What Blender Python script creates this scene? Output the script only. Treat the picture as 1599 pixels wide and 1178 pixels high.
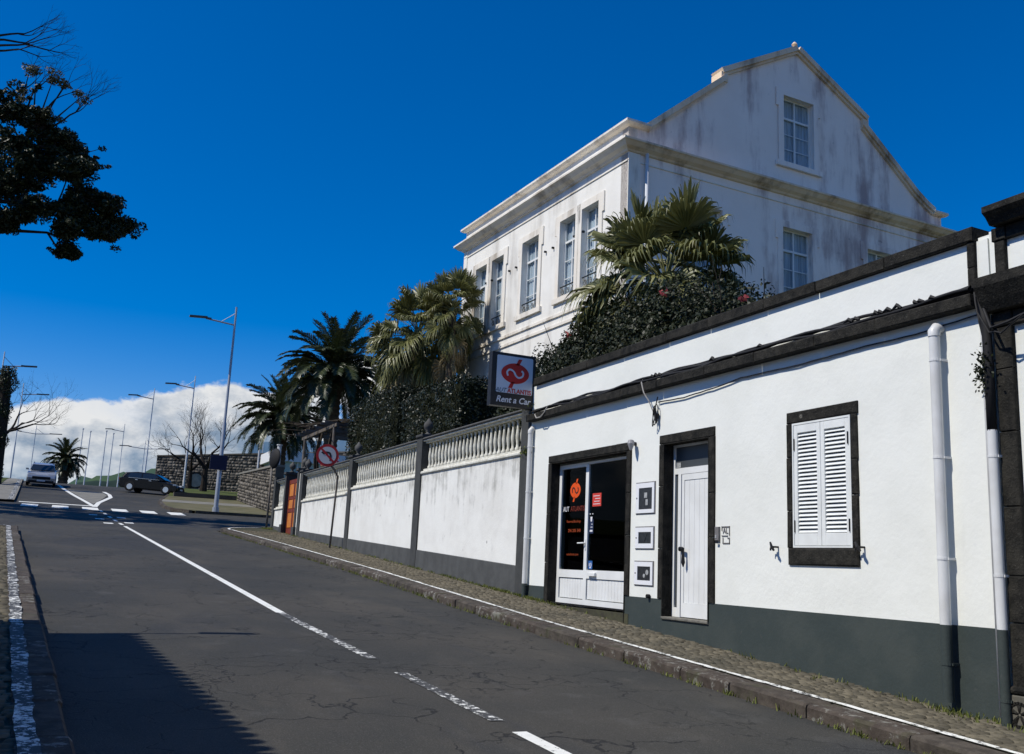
import bpy, math, random
import numpy as np
from mathutils import Vector, Matrix
random.seed(7); rng = np.random.default_rng(7)
R = math.radians
scene = bpy.context.scene
for o in list(bpy.data.objects): bpy.data.objects.remove(o)
col = scene.collection

# ---------------------------------------------------------------- camera
# world: +Y runs up the street along the shop wall, the wall is the plane x = 8, the eye is the origin
F, PITCH, ROLL, YAW = 1504.9, R(11.0975), R(2.6401), R(24.664)
_f0 = Vector((math.sin(YAW), math.cos(YAW), 0)); _r0 = Vector((math.cos(YAW), -math.sin(YAW), 0)); _u0 = Vector((0, 0, 1))
_fw = math.cos(PITCH)*_f0 + math.sin(PITCH)*_u0
_up = -math.sin(PITCH)*_f0 + math.cos(PITCH)*_u0
_rt = math.cos(ROLL)*_r0 + math.sin(ROLL)*_up
_up = -math.sin(ROLL)*_r0 + math.cos(ROLL)*_up
cam = bpy.data.cameras.new('camera'); cam_o = bpy.data.objects.new('camera', cam); col.objects.link(cam_o)
cam.sensor_width = 36; cam.lens = F/1599*36; cam.clip_start = .1; cam.clip_end = 9000
m = Matrix.Identity(4)
for i in range(3):
    m[i][0] = _rt[i]; m[i][1] = _up[i]; m[i][2] = -_fw[i]
cam_o.matrix_world = m
scene.camera = cam_o

# ---------------------------------------------------------------- sun, sky, exposure
SUN_TO = Vector((-1, .06, 1.235)).normalized()
sun = bpy.data.lights.new('sun', 'SUN'); sun.energy = 5.0; sun.angle = R(.5); sun.color = (1, .95, .86)
sun_o = bpy.data.objects.new('sun', sun); col.objects.link(sun_o)
sun_o.rotation_euler = SUN_TO.to_track_quat('Z', 'Y').to_euler()
scene.view_settings.view_transform = 'Standard'; scene.view_settings.look = 'None'
scene.view_settings.exposure = -.17; scene.view_settings.gamma = 1
scene.render.resolution_x = 1024; scene.render.resolution_y = 754
world = bpy.data.worlds.new('World'); scene.world = world; world.use_nodes = True
def build_world():
    nt = world.node_tree; N = nt.nodes; L = nt.links; N.clear()
    def n(t, **k):
        x = N.new(t)
        for a, b in k.items(): setattr(x, a, b)
        return x
    def mth(op, a, b=None, c=None):
        x = n('ShaderNodeMath', operation=op)
        for i, v in enumerate((a, b, c)):
            if v is None: continue
            if isinstance(v, (int, float)): x.inputs[i].default_value = v
            else: L.new(v, x.inputs[i])
        return x.outputs[0]
    out = n('ShaderNodeOutputWorld'); bg = n('ShaderNodeBackground'); bg.inputs[1].default_value = .12
    sky = n('ShaderNodeTexSky', sky_type='NISHITA', sun_disc=False)
    sky.sun_elevation = math.asin(SUN_TO.z); sky.sun_rotation = math.atan2(SUN_TO.x, SUN_TO.y)
    sky.altitude = 200; sky.air_density = 1.0; sky.dust_density = 0; sky.ozone_density = 2.0
    hs = n('ShaderNodeHueSaturation'); hs.inputs['Saturation'].default_value = 1.5; hs.inputs['Value'].default_value = .94
    tint = n('ShaderNodeMix', data_type='RGBA', blend_type='MULTIPLY'); tint.inputs[0].default_value = 1; tint.inputs[7].default_value = (1, 1, 1.2, 1)
    L.new(sky.outputs[0], tint.inputs[6]); L.new(tint.outputs[2], hs.inputs['Color'])
    tc = n('ShaderNodeTexCoord'); sep = n('ShaderNodeSeparateXYZ'); L.new(tc.outputs['Generated'], sep.inputs[0])
    el = sep.outputs[2]                                   # sine of the elevation
    mp = n('ShaderNodeMapping'); mp.inputs['Scale'].default_value = (9, 9, 15); L.new(tc.outputs['Generated'], mp.inputs[0])
    def noise(sc, det, rough, off=0):
        x = n('ShaderNodeTexNoise'); x.inputs['Scale'].default_value = sc; x.inputs['Detail'].default_value = det
        x.inputs['Roughness'].default_value = rough
        mp2 = n('ShaderNodeMapping'); mp2.inputs['Location'].default_value = (off, off*.7, off*.3); L.new(mp.outputs[0], mp2.inputs[0])
        L.new(mp2.outputs[0], x.inputs['Vector']); return x.outputs[0]
    n1 = noise(1.0, 9, .58, 3.1); n2 = noise(.35, 3, .5, 25.1); n3 = noise(1.9, 8, .6, 5.3)
    # how far below the uneven top of the bank of cloud a direction lies
    top = mth('ADD', .148, mth('ADD', mth('MULTIPLY', mth('SUBTRACT', n2, .5), .20), mth('MULTIPLY', mth('SUBTRACT', n1, .5), .18)))
    d = mth('SUBTRACT', top, el)
    mask = n('ShaderNodeMapRange', interpolation_type='SMOOTHSTEP'); L.new(d, mask.inputs[0])
    mask.inputs[1].default_value = .0; mask.inputs[2].default_value = .014
    shade = n('ShaderNodeMapRange'); L.new(mth('ADD', mth('MULTIPLY', d, 6.5), mth('MULTIPLY', mth('SUBTRACT', n3, .5), -2.6)), shade.inputs[0])
    shade.inputs[1].default_value = .12; shade.inputs[2].default_value = .85
    cl = n('ShaderNodeMix', data_type='RGBA'); L.new(shade.outputs[0], cl.inputs[0])
    cl.inputs[6].default_value = (7.4, 7.5, 7.6, 1); cl.inputs[7].default_value = (2.2, 3.0, 4.1, 1)
    mix = n('ShaderNodeMix', data_type='RGBA')
    thin = mth('MULTIPLY', mask.outputs[0], mth('MINIMUM', 1, mth('ADD', .55, mth('MULTIPLY', n1, .8))))
    L.new(thin, mix.inputs[0]); L.new(hs.outputs[0], mix.inputs[6]); L.new(cl.outputs[2], mix.inputs[7])
    L.new(mix.outputs[2], bg.inputs[0]); L.new(bg.outputs[0], out.inputs[0])
build_world()

# ---------------------------------------------------------------- materials
MATS = {}
class G:
    """small helper round a material's node tree"""
    def __init__(s, name, rough=.8, spec=.3, metal=0):
        s.m = bpy.data.materials.new(name); s.m.use_nodes = True; s.t = s.m.node_tree
        s.b = s.t.nodes['Principled BSDF']; s.out = s.t.nodes['Material Output']
        s.b.inputs['Roughness'].default_value = rough; s.b.inputs['Metallic'].default_value = metal
        s.b.inputs['Specular IOR Level'].default_value = spec
        s.geo = None; MATS[name] = s.m
    def n(s, t, **k):
        x = s.t.nodes.new(t)
        for a, b in k.items(): setattr(x, a, b)
        return x
    def l(s, a, b): s.t.links.new(a, b)
    def pos(s):
        if not s.geo: s.geo = s.n('ShaderNodeNewGeometry')
        return s.geo.outputs['Position']
    def isl(s):
        s.pos(); return s.geo.outputs['Random Per Island']
    def mapped(s, scale=(1, 1, 1), loc=(0, 0, 0)):
        m = s.n('ShaderNodeMapping'); m.inputs['Scale'].default_value = scale; m.inputs['Location'].default_value = loc
        s.l(s.pos(), m.inputs[0]); return m.outputs[0]
    def noise(s, scale, det=4, rough=.55, vec=None, dist=0):
        x = s.n('ShaderNodeTexNoise'); x.inputs['Scale'].default_value = scale; x.inputs['Detail'].default_value = det
        x.inputs['Roughness'].default_value = rough; x.inputs['Distortion'].default_value = dist
        s.l(vec if vec is not None else s.pos(), x.inputs['Vector']); return x.outputs[0]
    def mth(s, op, a, b=None, clamp=False):
        x = s.n('ShaderNodeMath', operation=op); x.use_clamp = clamp
        for i, v in enumerate((a, b)):
            if v is None: continue
            if isinstance(v, (int, float)): x.inputs[i].default_value = v
            else: s.l(v, x.inputs[i])
        return x.outputs[0]
    def rng(s, v, a, b, c=0, d=1, smooth=True):
        x = s.n('ShaderNodeMapRange'); x.interpolation_type = 'SMOOTHSTEP' if smooth else 'LINEAR'; s.l(v, x.inputs[0])
        for i, q in enumerate((a, b, c, d)): x.inputs[i+1].default_value = q
        return x.outputs[0]
    def mix(s, f, a, b):
        x = s.n('ShaderNodeMix', data_type='RGBA')
        for i, v in ((0, f), (6, a), (7, b)):
            if isinstance(v, (int, float)): x.inputs[i].default_value = v
            elif isinstance(v, tuple): x.inputs[i].default_value = (*v, 1)
            else: s.l(v, x.inputs[i])
        return x.outputs[2]
    def color(s, c):
        if isinstance(c, tuple): s.b.inputs['Base Color'].default_value = (*c, 1)
        else: s.l(c, s.b.inputs['Base Color'])
    def bump(s, h, strength=.3, dist=.02):
        x = s.n('ShaderNodeBump'); x.inputs['Strength'].default_value = strength; x.inputs['Distance'].default_value = dist
        s.l(h, x.inputs['Height']); s.l(x.outputs[0], s.b.inputs['Normal']); return s
    def z(s):
        x = s.n('ShaderNodeSeparateXYZ'); s.l(s.pos(), x.inputs[0]); return x.outputs

def simple(name, c1, c2=None, scale=6, rough=.7, spec=.3, metal=0, bump=0, bscale=40, bdist=.01, isl=0):
    g = G(name, rough, spec, metal)
    if c2 is None and not isl: g.color(c1)
    else:
        c2 = c2 or c1
        f = g.rng(g.noise(scale, 5), .3, .7)
        if isl: f = g.mth('ADD', g.mth('MULTIPLY', f, 1-isl), g.mth('MULTIPLY', g.isl(), isl))
        g.color(g.mix(f, c1, c2))
    if bump: g.bump(g.noise(bscale, 5), bump, bdist)
    return g.m

def mat_shop_wall():
    g = G('shop_plaster', .85, .15)
    a = g.rng(g.noise(1.1, 6, .6), .35, .75); b = g.rng(g.noise(9, 5), .62, .8)
    c = g.mix(a, (.79, .80, .745), (.73, .74, .685)); c = g.mix(g.mth('MULTIPLY', b, .35), c, (.60, .61, .60))
    st = g.rng(g.noise(1, 6, .65, g.mapped((1, 3.2, .5))), .58, .78)
    sepz = g.z()[2]; low = g.rng(sepz, 1.2, -.4)
    c = g.mix(g.mth('MULTIPLY', g.mth('MULTIPLY', st, low), .25), c, (.42, .42, .38))
    g.color(c)
    h = g.mth('ADD', g.mth('MULTIPLY', g.noise(2.2, 4), 1.6), g.mth('MULTIPLY', g.noise(22, 5, .6), .35))
    g.bump(h, .3, .02)
mat_shop_wall()
def mat_plinth():
    g = G('plinth_paint', .62, .3)
    a = g.rng(g.noise(1.7, 5, .6), .35, .7); b = g.rng(g.noise(5, 6, .7), .63, .74)
    c = g.mix(a, (.040, .052, .049), (.055, .066, .060)); c = g.mix(g.mth('MULTIPLY', b, .55), c, (.10, .10, .095))
    g.color(c); g.bump(g.mth('ADD', g.noise(2.6, 4), g.mth('MULTIPLY', g.noise(30, 4), .25)), .45, .02)
mat_plinth()
def mat_basalt():
    g = G('basalt', .9, .2)
    a = g.noise(7, 6, .65); v = g.noise(45, 3)
    c = g.mix(g.rng(a, .32, .68), (.008, .008, .007), (.030, .028, .023))
    c = g.mix(g.mth('MULTIPLY', g.rng(v, .58, .72), .4), c, (.085, .08, .068))
    c = g.mix(g.mth('MULTIPLY', g.rng(g.noise(16, 6, .7), .63, .75), .5), c, (.14, .14, .125))
    g.color(c); g.bump(g.mth('ADD', a, g.mth('MULTIPLY', v, .6)), .8, .02)
mat_basalt()
def mat_garden_wall():
    g = G('weathered_limewash', .9, .12)
    x, y, z = g.z()
    a = g.rng(g.noise(1.3, 6, .6), .35, .7)
    c = g.mix(a, (.77, .765, .715), (.70, .69, .64))
    streak = g.noise(1, 7, .62, g.mapped((1, 5.5, .55)))
    near_top = g.rng(z, .7, 2.15)                     # mould runs down from the coping
    blot = g.noise(2.2, 6, .65)
    f = g.rng(g.mth('ADD', g.mth('ADD', g.mth('MULTIPLY', streak, .45), g.mth('MULTIPLY', blot, .5)), g.mth('MULTIPLY', near_top, .15)), .55, .76)
    c = g.mix(g.mth('MULTIPLY', f, .62), c, (.20, .195, .17))
    v = g.n('ShaderNodeTexVoronoi'); v.inputs['Scale'].default_value = 2.3; v.inputs['Randomness'].default_value = 1
    g.l(g.mapped((1, 1.5, .8)), v.inputs['Vector'])
    chip = g.mth('MULTIPLY', g.rng(v.outputs['Distance'], .075, .045), g.rng(g.noise(.9, 3), .46, .6))
    chip2 = g.rng(g.noise(6, 6, .75, g.mapped((1, 1.4, .7))), .70, .74)
    c = g.mix(g.mth('MAXIMUM', chip, g.mth('MULTIPLY', chip2, .8)), c, (.16, .155, .145))
    g.color(c); g.bump(g.mth('ADD', g.noise(2.5, 4), g.mth('MULTIPLY', g.noise(25, 5), .3)), .45, .02)
mat_garden_wall()
def mat_house(name, base, base2, mould, amount):
    g = G(name, .9, .12)
    a = g.rng(g.noise(.7, 6, .6), .35, .7)
    c = g.mix(a, base, base2)
    streak = g.noise(1, 8, .66, g.mapped((1.3, 1.3, .22)))
    patch = g.noise(.33, 5, .6)
    f = g.rng(g.mth('ADD', g.mth('MULTIPLY', streak, .62), g.mth('MULTIPLY', patch, .48)), .53, .70)
    c = g.mix(g.mth('MULTIPLY', f, amount), c, mould)
    spots = g.mth('MULTIPLY', g.rng(g.noise(5, 7, .75), .60, .72), g.rng(patch, .45, .62))
    c = g.mix(g.mth('MULTIPLY', spots, amount*.75), c, (.09, .085, .09))
    g.color(c); g.bump(g.mth('ADD', g.noise(1.5, 4), g.mth('MULTIPLY', g.noise(18, 5), .3)), .35, .03)
mat_house('house_plaster', (.84, .82, .76), (.78, .755, .69), (.42, .39, .34), .55)
mat_house('shade_warmed_plaster', (.94, .84, .75), (.89, .79, .70), (.40, .30, .28), .9)  # house plaster lightened and warmed to offset the blue shade on the gable
mat_house('house_moulding', (.78, .60, .42), (.82, .70, .54), (.20, .14, .09), .85)
mat_house('house_trim', (.83, .79, .71), (.77, .71, .61), (.26, .21, .15), .75)
def mat_asphalt():
    g = G('asphalt', .86, .28)
    x, y, z = g.z()
    big = g.noise(.35, 4, .55); mid = g.noise(1.8, 6, .62); fine = g.noise(95, 3, .6)
    c = g.mix(g.rng(big, .3, .7), (.031, .032, .029), (.053, .049, .040))
    c = g.mix(g.mth('MULTIPLY', g.rng(mid, .55, .75), .5), c, (.085, .083, .076))
    c = g.mix(g.mth('MULTIPLY', g.rng(g.noise(.8, 5, .6, g.mapped((2.2, .35, 1), (3, 7, 0))), .56, .7), .45), c, (.032, .034, .036))
    patch = g.noise(.22, 2, .4, g.mapped((1, .6, 1), (31, 12, 0)))
    c = g.mix(g.mth('MULTIPLY', g.rng(patch, .60, .615), .6), c, (.026, .028, .030))
    c = g.mix(g.mth('MULTIPLY', g.rng(g.noise(.5, 5, .65, g.mapped((1, .45, 1), (2, 2, 0))), .52, .7), .55), c, (.080, .071, .056))
    c = g.mix(g.mth('MULTIPLY', g.rng(fine, .52, .70), .50), c, (.13, .127, .118))
    c = g.mix(g.mth('MULTIPLY', g.rng(fine, .46, .32), .55), c, (.018, .018, .018))
    wob = g.n('ShaderNodeMix', data_type='VECTOR'); wob.inputs[0].default_value = .12
    nn = g.n('ShaderNodeTexNoise'); nn.inputs['Scale'].default_value = 1.6; nn.inputs['Detail'].default_value = 6; g.l(g.pos(), nn.inputs['Vector'])
    ad = g.n('ShaderNodeVectorMath', operation='MULTIPLY_ADD'); g.l(nn.outputs['Color'], ad.inputs[0])
    ad.inputs[1].default_value = (1.5, 1.5, 0); g.l(g.mapped((1, 1, 0)), ad.inputs[2])
    cr = []
    for sc, w in ((.55, .009), (1.5, .016)):
        v = g.n('ShaderNodeTexVoronoi', feature='DISTANCE_TO_EDGE'); v.inputs['Scale'].default_value = sc
        g.l(ad.outputs[0], v.inputs['Vector']); cr.append(g.rng(v.outputs['Distance'], w, w*.3))
    crack = g.mth('MULTIPLY', cr[0], g.rng(g.noise(.55, 4), .42, .54))
    crack = g.mth('MAXIMUM', crack, g.mth('MULTIPLY', cr[1], g.rng(g.noise(.4, 4, .5, g.mapped((1, 1, 1), (9, 4, 2))), .49, .60)))
    c = g.mix(g.mth('MULTIPLY', crack, .85), c, (.012, .012, .012))
    sp = g.noise(34, 3, .7)
    c = g.mix(g.mth('MULTIPLY', g.rng(sp, .60, .72), .4), c, (.12, .115, .10)); c = g.mix(g.mth('MULTIPLY', g.rng(sp, .40, .28), .45), c, (.018, .018, .018))
    g.color(c)
    h = g.mth('SUBTRACT', g.mth('ADD', fine, g.mth('MULTIPLY', mid, .5)), g.mth('MULTIPLY', crack, 2))
    g.bump(h, .55, .008)
mat_asphalt()
def mat_paint(name, wear):
    g = G(name, .7, .3)
    w = g.noise(14, 7, .72); w2 = g.noise(2.1, 4)
    f = g.rng(g.mth('ADD', w, g.mth('MULTIPLY', w2, .35)), wear, wear+.05)
    g.color(g.mix(f, g.mix(g.rng(g.noise(5, 4), .4, .7), (.78, .78, .73), (.66, .66, .60)), (.06, .06, .058)))
mat_paint('road_paint', .80); mat_paint('worn_road_paint', .60); mat_paint('kerb_paint', .70)
def mat_kerb():
    g = G('kerb_stone', .9, .2)
    a = g.noise(6, 6, .65)
    info = g.n('ShaderNodeObjectInfo')
    c = g.mix(g.rng(a, .3, .7), (.040, .035, .029), (.095, .082, .066))
    c = g.mix(g.mth('MULTIPLY', info.outputs['Random'], .35), c, (.072, .048, .038))
    f = g.rng(g.mth('ADD', g.noise(9, 7, .72), g.mth('MULTIPLY', g.mth('SUBTRACT', info.outputs['Random'], .5), .22)), .60, .70)
    c = g.mix(g.mth('MULTIPLY', f, .5), c, (.34, .34, .30))
    c = g.mix(g.mth('MULTIPLY', g.rng(g.noise(3, 5, .6, g.mapped((1, 1, 1), (5, 5, 5))), .55, .7), .45), c, (.06, .065, .03))
    g.color(c); g.bump(a, .8, .03)
mat_kerb()
def mat_cobble():
    g = G('cobble_stone', .92, .15)
    f = g.isl(); a = g.noise(20, 4)
    c = g.mix(f, (.068, .060, .042), (.180, .156, .108)); c = g.mix(g.mth('MULTIPLY', a, .6), c, (.10, .093, .075))
    c = g.mix(g.mth('MULTIPLY', g.rng(g.noise(.9, 4), .5, .68), .45), c, (.055, .056, .045))
    g.color(c); g.bump(a, .5, .01)
mat_cobble()
simple('cobble_joint', (.05, .047, .036), (.075, .075, .045), 5, .95, .1, bump=.5)
simple('white_pvc', (.70, .71, .70), (.58, .58, .56), 2.5, .4, .4)
simple('white_aluminium', (.78, .79, .77), (.70, .705, .68), 2.2, .4, .4)
simple('shutter_paint', (.77, .79, .76), (.69, .705, .68), 4, .45, .35)
simple('grey_panel', (.055, .062, .066), None, rough=.4)
simple('black_paint', (.010, .010, .011), (.016, .015, .015), 10, .5, .4)
simple('black_rubber', (.012, .012, .013), None, rough=.75)
simple('cable_black', (.014, .014, .015), None, rough=.7)
simple('cable_pale', (.38, .36, .33), None, rough=.7)
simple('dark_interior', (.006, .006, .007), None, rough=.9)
simple('sill_stone', (.20, .19, .16), (.12, .115, .10), 12, .9, .2, bump=.4)
simple('meter_frame', (.76, .77, .78), None, rough=.45)
simple('meter_dark', (.012, .013, .014), (.03, .032, .033), 20, .3, .5)
simple('meter_device', (.42, .43, .42), (.25, .26, .26), 30, .4)
simple('grey_plastic', (.14, .135, .13), (.20, .19, .185), 20, .45)
simple('steel_dark', (.05, .05, .052), None, rough=.35, metal=.6)
simple('sign_face', (.56, .60, .66), (.50, .58, .64), 2, .3, .5)
simple('sign_red', (.46, .02, .012), None, rough=.4)
simple('sign_blue', (.03, .09, .16), None, rough=.4)
simple('sign_navy', (.012, .012, .045), (.016, .016, .05), 3, .4)
simple('white_letter', (.72, .72, .74), None, rough=.5)
simple('orange_vinyl', (.72, .085, .008), None, rough=.5)
simple('orange_text', (.30, .05, .01), None, rough=.5)
simple('brand_dim', (.20, .035, .02), None, rough=.5)
simple('red_sticker', (.62, .06, .04), (.55, .05, .035), 12, .5)
simple('blue_sticker', (.02, .10, .32), None, rough=.5)
simple('navy_sticker', (.02, .03, .075), None, rough=.5)
simple('wall_hardware', (.018, .018, .019), None, rough=.5, metal=.4)
simple('spot_lamp', (.25, .25, .26), None, rough=.4)
def mat_glass(name, tint, refl):
    g = G(name)
    gl = g.n('ShaderNodeBsdfGlossy'); gl.inputs['Roughness'].default_value = .02
    tr = g.n('ShaderNodeBsdfTransparent'); tr.inputs[0].default_value = (*tint, 1)
    lw = g.n('ShaderNodeLayerWeight'); lw.inputs[0].default_value = refl
    mx = g.n('ShaderNodeMixShader'); geo = g.n('ShaderNodeNewGeometry'); ff = g.mth('MULTIPLY', lw.outputs['Fresnel'], g.mth('SUBTRACT', 1, geo.outputs['Backfacing'])); g.l(ff, mx.inputs[0]); g.l(tr.outputs[0], mx.inputs[1]); g.l(gl.outputs[0], mx.inputs[2])
    g.l(mx.outputs[0], g.out.inputs[0])
mat_glass('window_glass', (.88, .92, .94), .12); mat_glass('shop_glass', (.50, .55, .55), .10)
def mat_curtain():
    g = G('curtain', .9, .1)
    w = g.noise(1, 3, .5, g.mapped((14, 14, .6))); g.color(g.mix(g.rng(w, .35, .65), (.62, .64, .66), (.40, .42, .44)))
mat_curtain()
simple('iron_railing', (.02, .022, .022), None, rough=.6)
simple('iron_scroll', (.16, .155, .14), (.08, .08, .075), 20, .8)
simple('roof_tile', (.22, .10, .06), (.14, .075, .05), 3, .85, bump=.4, isl=.5)
simple('concrete_rail', (.105, .105, .10), (.065, .064, .06), 5, .9, bump=.4)
simple('pier_paint', (.060, .062, .060), (.045, .047, .046), 5, .85, bump=.3)
simple('garden_plinth', (.085, .088, .086), (.062, .064, .063), 3, .88, bump=.4)
simple('baluster_paint', (.72, .71, .63), (.50, .48, .40), 9, .85, bump=.4)
simple('pier_moss', (.09, .10, .025), (.05, .06, .02), 20, .95)
simple('gate_orange', (.58, .20, .035), (.47, .15, .03), 6, .55)
simple('gate_red', (.20, .035, .018), (.15, .028, .016), 6, .6)
simple('galvanised', (.42, .44, .47), (.36, .38, .42), 2, .42, .5, metal=.35)
simple('pole_white', (.66, .68, .70), (.58, .60, .62), 1, .45)
simple('lamp_grey', (.10, .105, .115), None, rough=.5)
simple('rusty_pole', (.11, .085, .06), (.16, .15, .14), 4, .7)
simple('traffic_white', (.47, .48, .50), None, rough=.4)
simple('traffic_red', (.33, .012, .016), None, rough=.4)
simple('verge_dry', (.15, .135, .085), (.10, .10, .055), .8, .95, .1, bump=.4, bscale=9)
simple('verge_grass', (.085, .10, .03), (.055, .075, .025), 1.2, .95, .1, bump=.5, bscale=9)
simple('lawn', (.045, .065, .02), (.07, .08, .03), 1.5, .95, .1, bump=.5, bscale=12)
simple('earth', (.10, .085, .06), (.07, .07, .04), .2, .95, .1)
simple('pale_concrete', (.22, .21, .18), (.16, .155, .135), 1.2, .92, bump=.3)
def mat_rubble(name, c1, c2, mortar):
    g = G(name, .92, .15); f = g.isl(); a = g.noise(5, 5)
    c = g.mix(f, c1, c2); c = g.mix(g.mth('MULTIPLY', g.rng(a, .5, .7), .5), c, mortar); g.color(c); g.bump(a, .6, .04)
mat_rubble('rubble_stone', (.030, .027, .023), (.24, .215, .18), (.12, .11, .095))
simple('rubble_mortar', (.08, .073, .062), (.11, .10, .085), 2, .95, bump=.4)
def mat_leaf(name, c1, c2, c3, trans=.25, rough=.45, spec=.45):
    g = G(name, rough, spec); f = g.isl()
    c = g.mix(f, c1, c2); c = g.mix(g.rng(g.noise(1.4, 3), .42, .68), c, c3); g.color(c)
    if trans:
        t = g.n('ShaderNodeBsdfTranslucent'); g.l(c, t.inputs[0])
        mx = g.n('ShaderNodeMixShader'); mx.inputs[0].default_value = trans
        g.l(g.b.outputs[0], mx.inputs[1]); g.l(t.outputs[0], mx.inputs[2]); g.l(mx.outputs[0], g.out.inputs[0])
mat_leaf('hedge_leaf', (.010, .014, .006), (.024, .030, .012), (.016, .023, .008), .05, .42, .30)
mat_leaf('bush_leaf', (.010, .015, .006), (.030, .036, .013), (.018, .025, .008), .06, .5, .25)
mat_leaf('phoenix_leaf', (.024, .036, .012), (.062, .076, .026), (.040, .054, .018), .12, .4, .5)
mat_leaf('fan_leaf', (.075, .085, .026), (.24, .235, .085), (.15, .155, .05), .15, .42, .4)
mat_leaf('dry_frond', (.22, .165, .085), (.34, .27, .15), (.26, .22, .13), .1, .8, .15)
mat_leaf('canopy_leaf', (.012, .020, .007), (.030, .042, .013), (.020, .030, .009), .05, .5, .3)
mat_leaf('canopy_tip', (.085, .09, .045), (.14, .14, .08), (.10, .105, .055), .2, .5, .3)
mat_leaf('weed_leaf', (.10, .13, .025), (.19, .20, .05), (.13, .15, .035), .3, .6, .2)
mat_leaf('flower_pink', (.34, .05, .06), (.50, .14, .13), (.38, .07, .07), .2, .6, .2)
simple('dark_core', (.012, .015, .007), (.02, .022, .011), 4, .95, .1)  # dark fill for the cores added inside hedges and bush
simple('bark', (.045, .036, .027), (.075, .062, .047), 5, .95, .1, bump=.7, bscale=12, bdist=.03)
simple('bark_dark', (.022, .018, .015), (.04, .033, .027), 5, .95, .1, bump=.7, bscale=12, bdist=.03)
simple('palm_trunk', (.075, .058, .042), (.11, .09, .065), 8, .95, .1, bump=.8, bscale=14, bdist=.04)
simple('petiole', (.10, .11, .03), (.14, .12, .045), 5, .6)
simple('car_silver', (.48, .49, .50), None, rough=.25, spec=.6, metal=.5)
simple('car_black', (.005, .005, .006), None, rough=.22, spec=.4)
simple('car_glass', (.015, .02, .026), None, rough=.06, spec=.8)
simple('chrome', (.65, .66, .68), None, rough=.2, metal=.9)
simple('headlight', (.62, .64, .66), None, rough=.12, spec=.8)
simple('tyre', (.014, .014, .014), None, rough=.85)
simple('tail_red', (.25, .01, .01), None, rough=.3)
simple('far_white', (.70, .71, .71), None, rough=.7)
simple('far_green_glass', (.30, .44, .42), (.22, .36, .36), 1, .2, .6)
simple('blue_glass', (.09, .20, .33), (.16, .27, .36), .5, .12, .7)
simple('disc_grey', (.16, .22, .23), (.12, .17, .18), 3, .25, .6)
simple('hill_green', (.06, .10, .05), (.035, .065, .055), .02, .95, .05)
simple('hill_wood', (.02, .035, .03), (.03, .05, .04), .05, .95, .05)
simple('rosette', (.10, .095, .078), (.14, .13, .105), 9, .92, .2, bump=.6)
M = MATS

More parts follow.
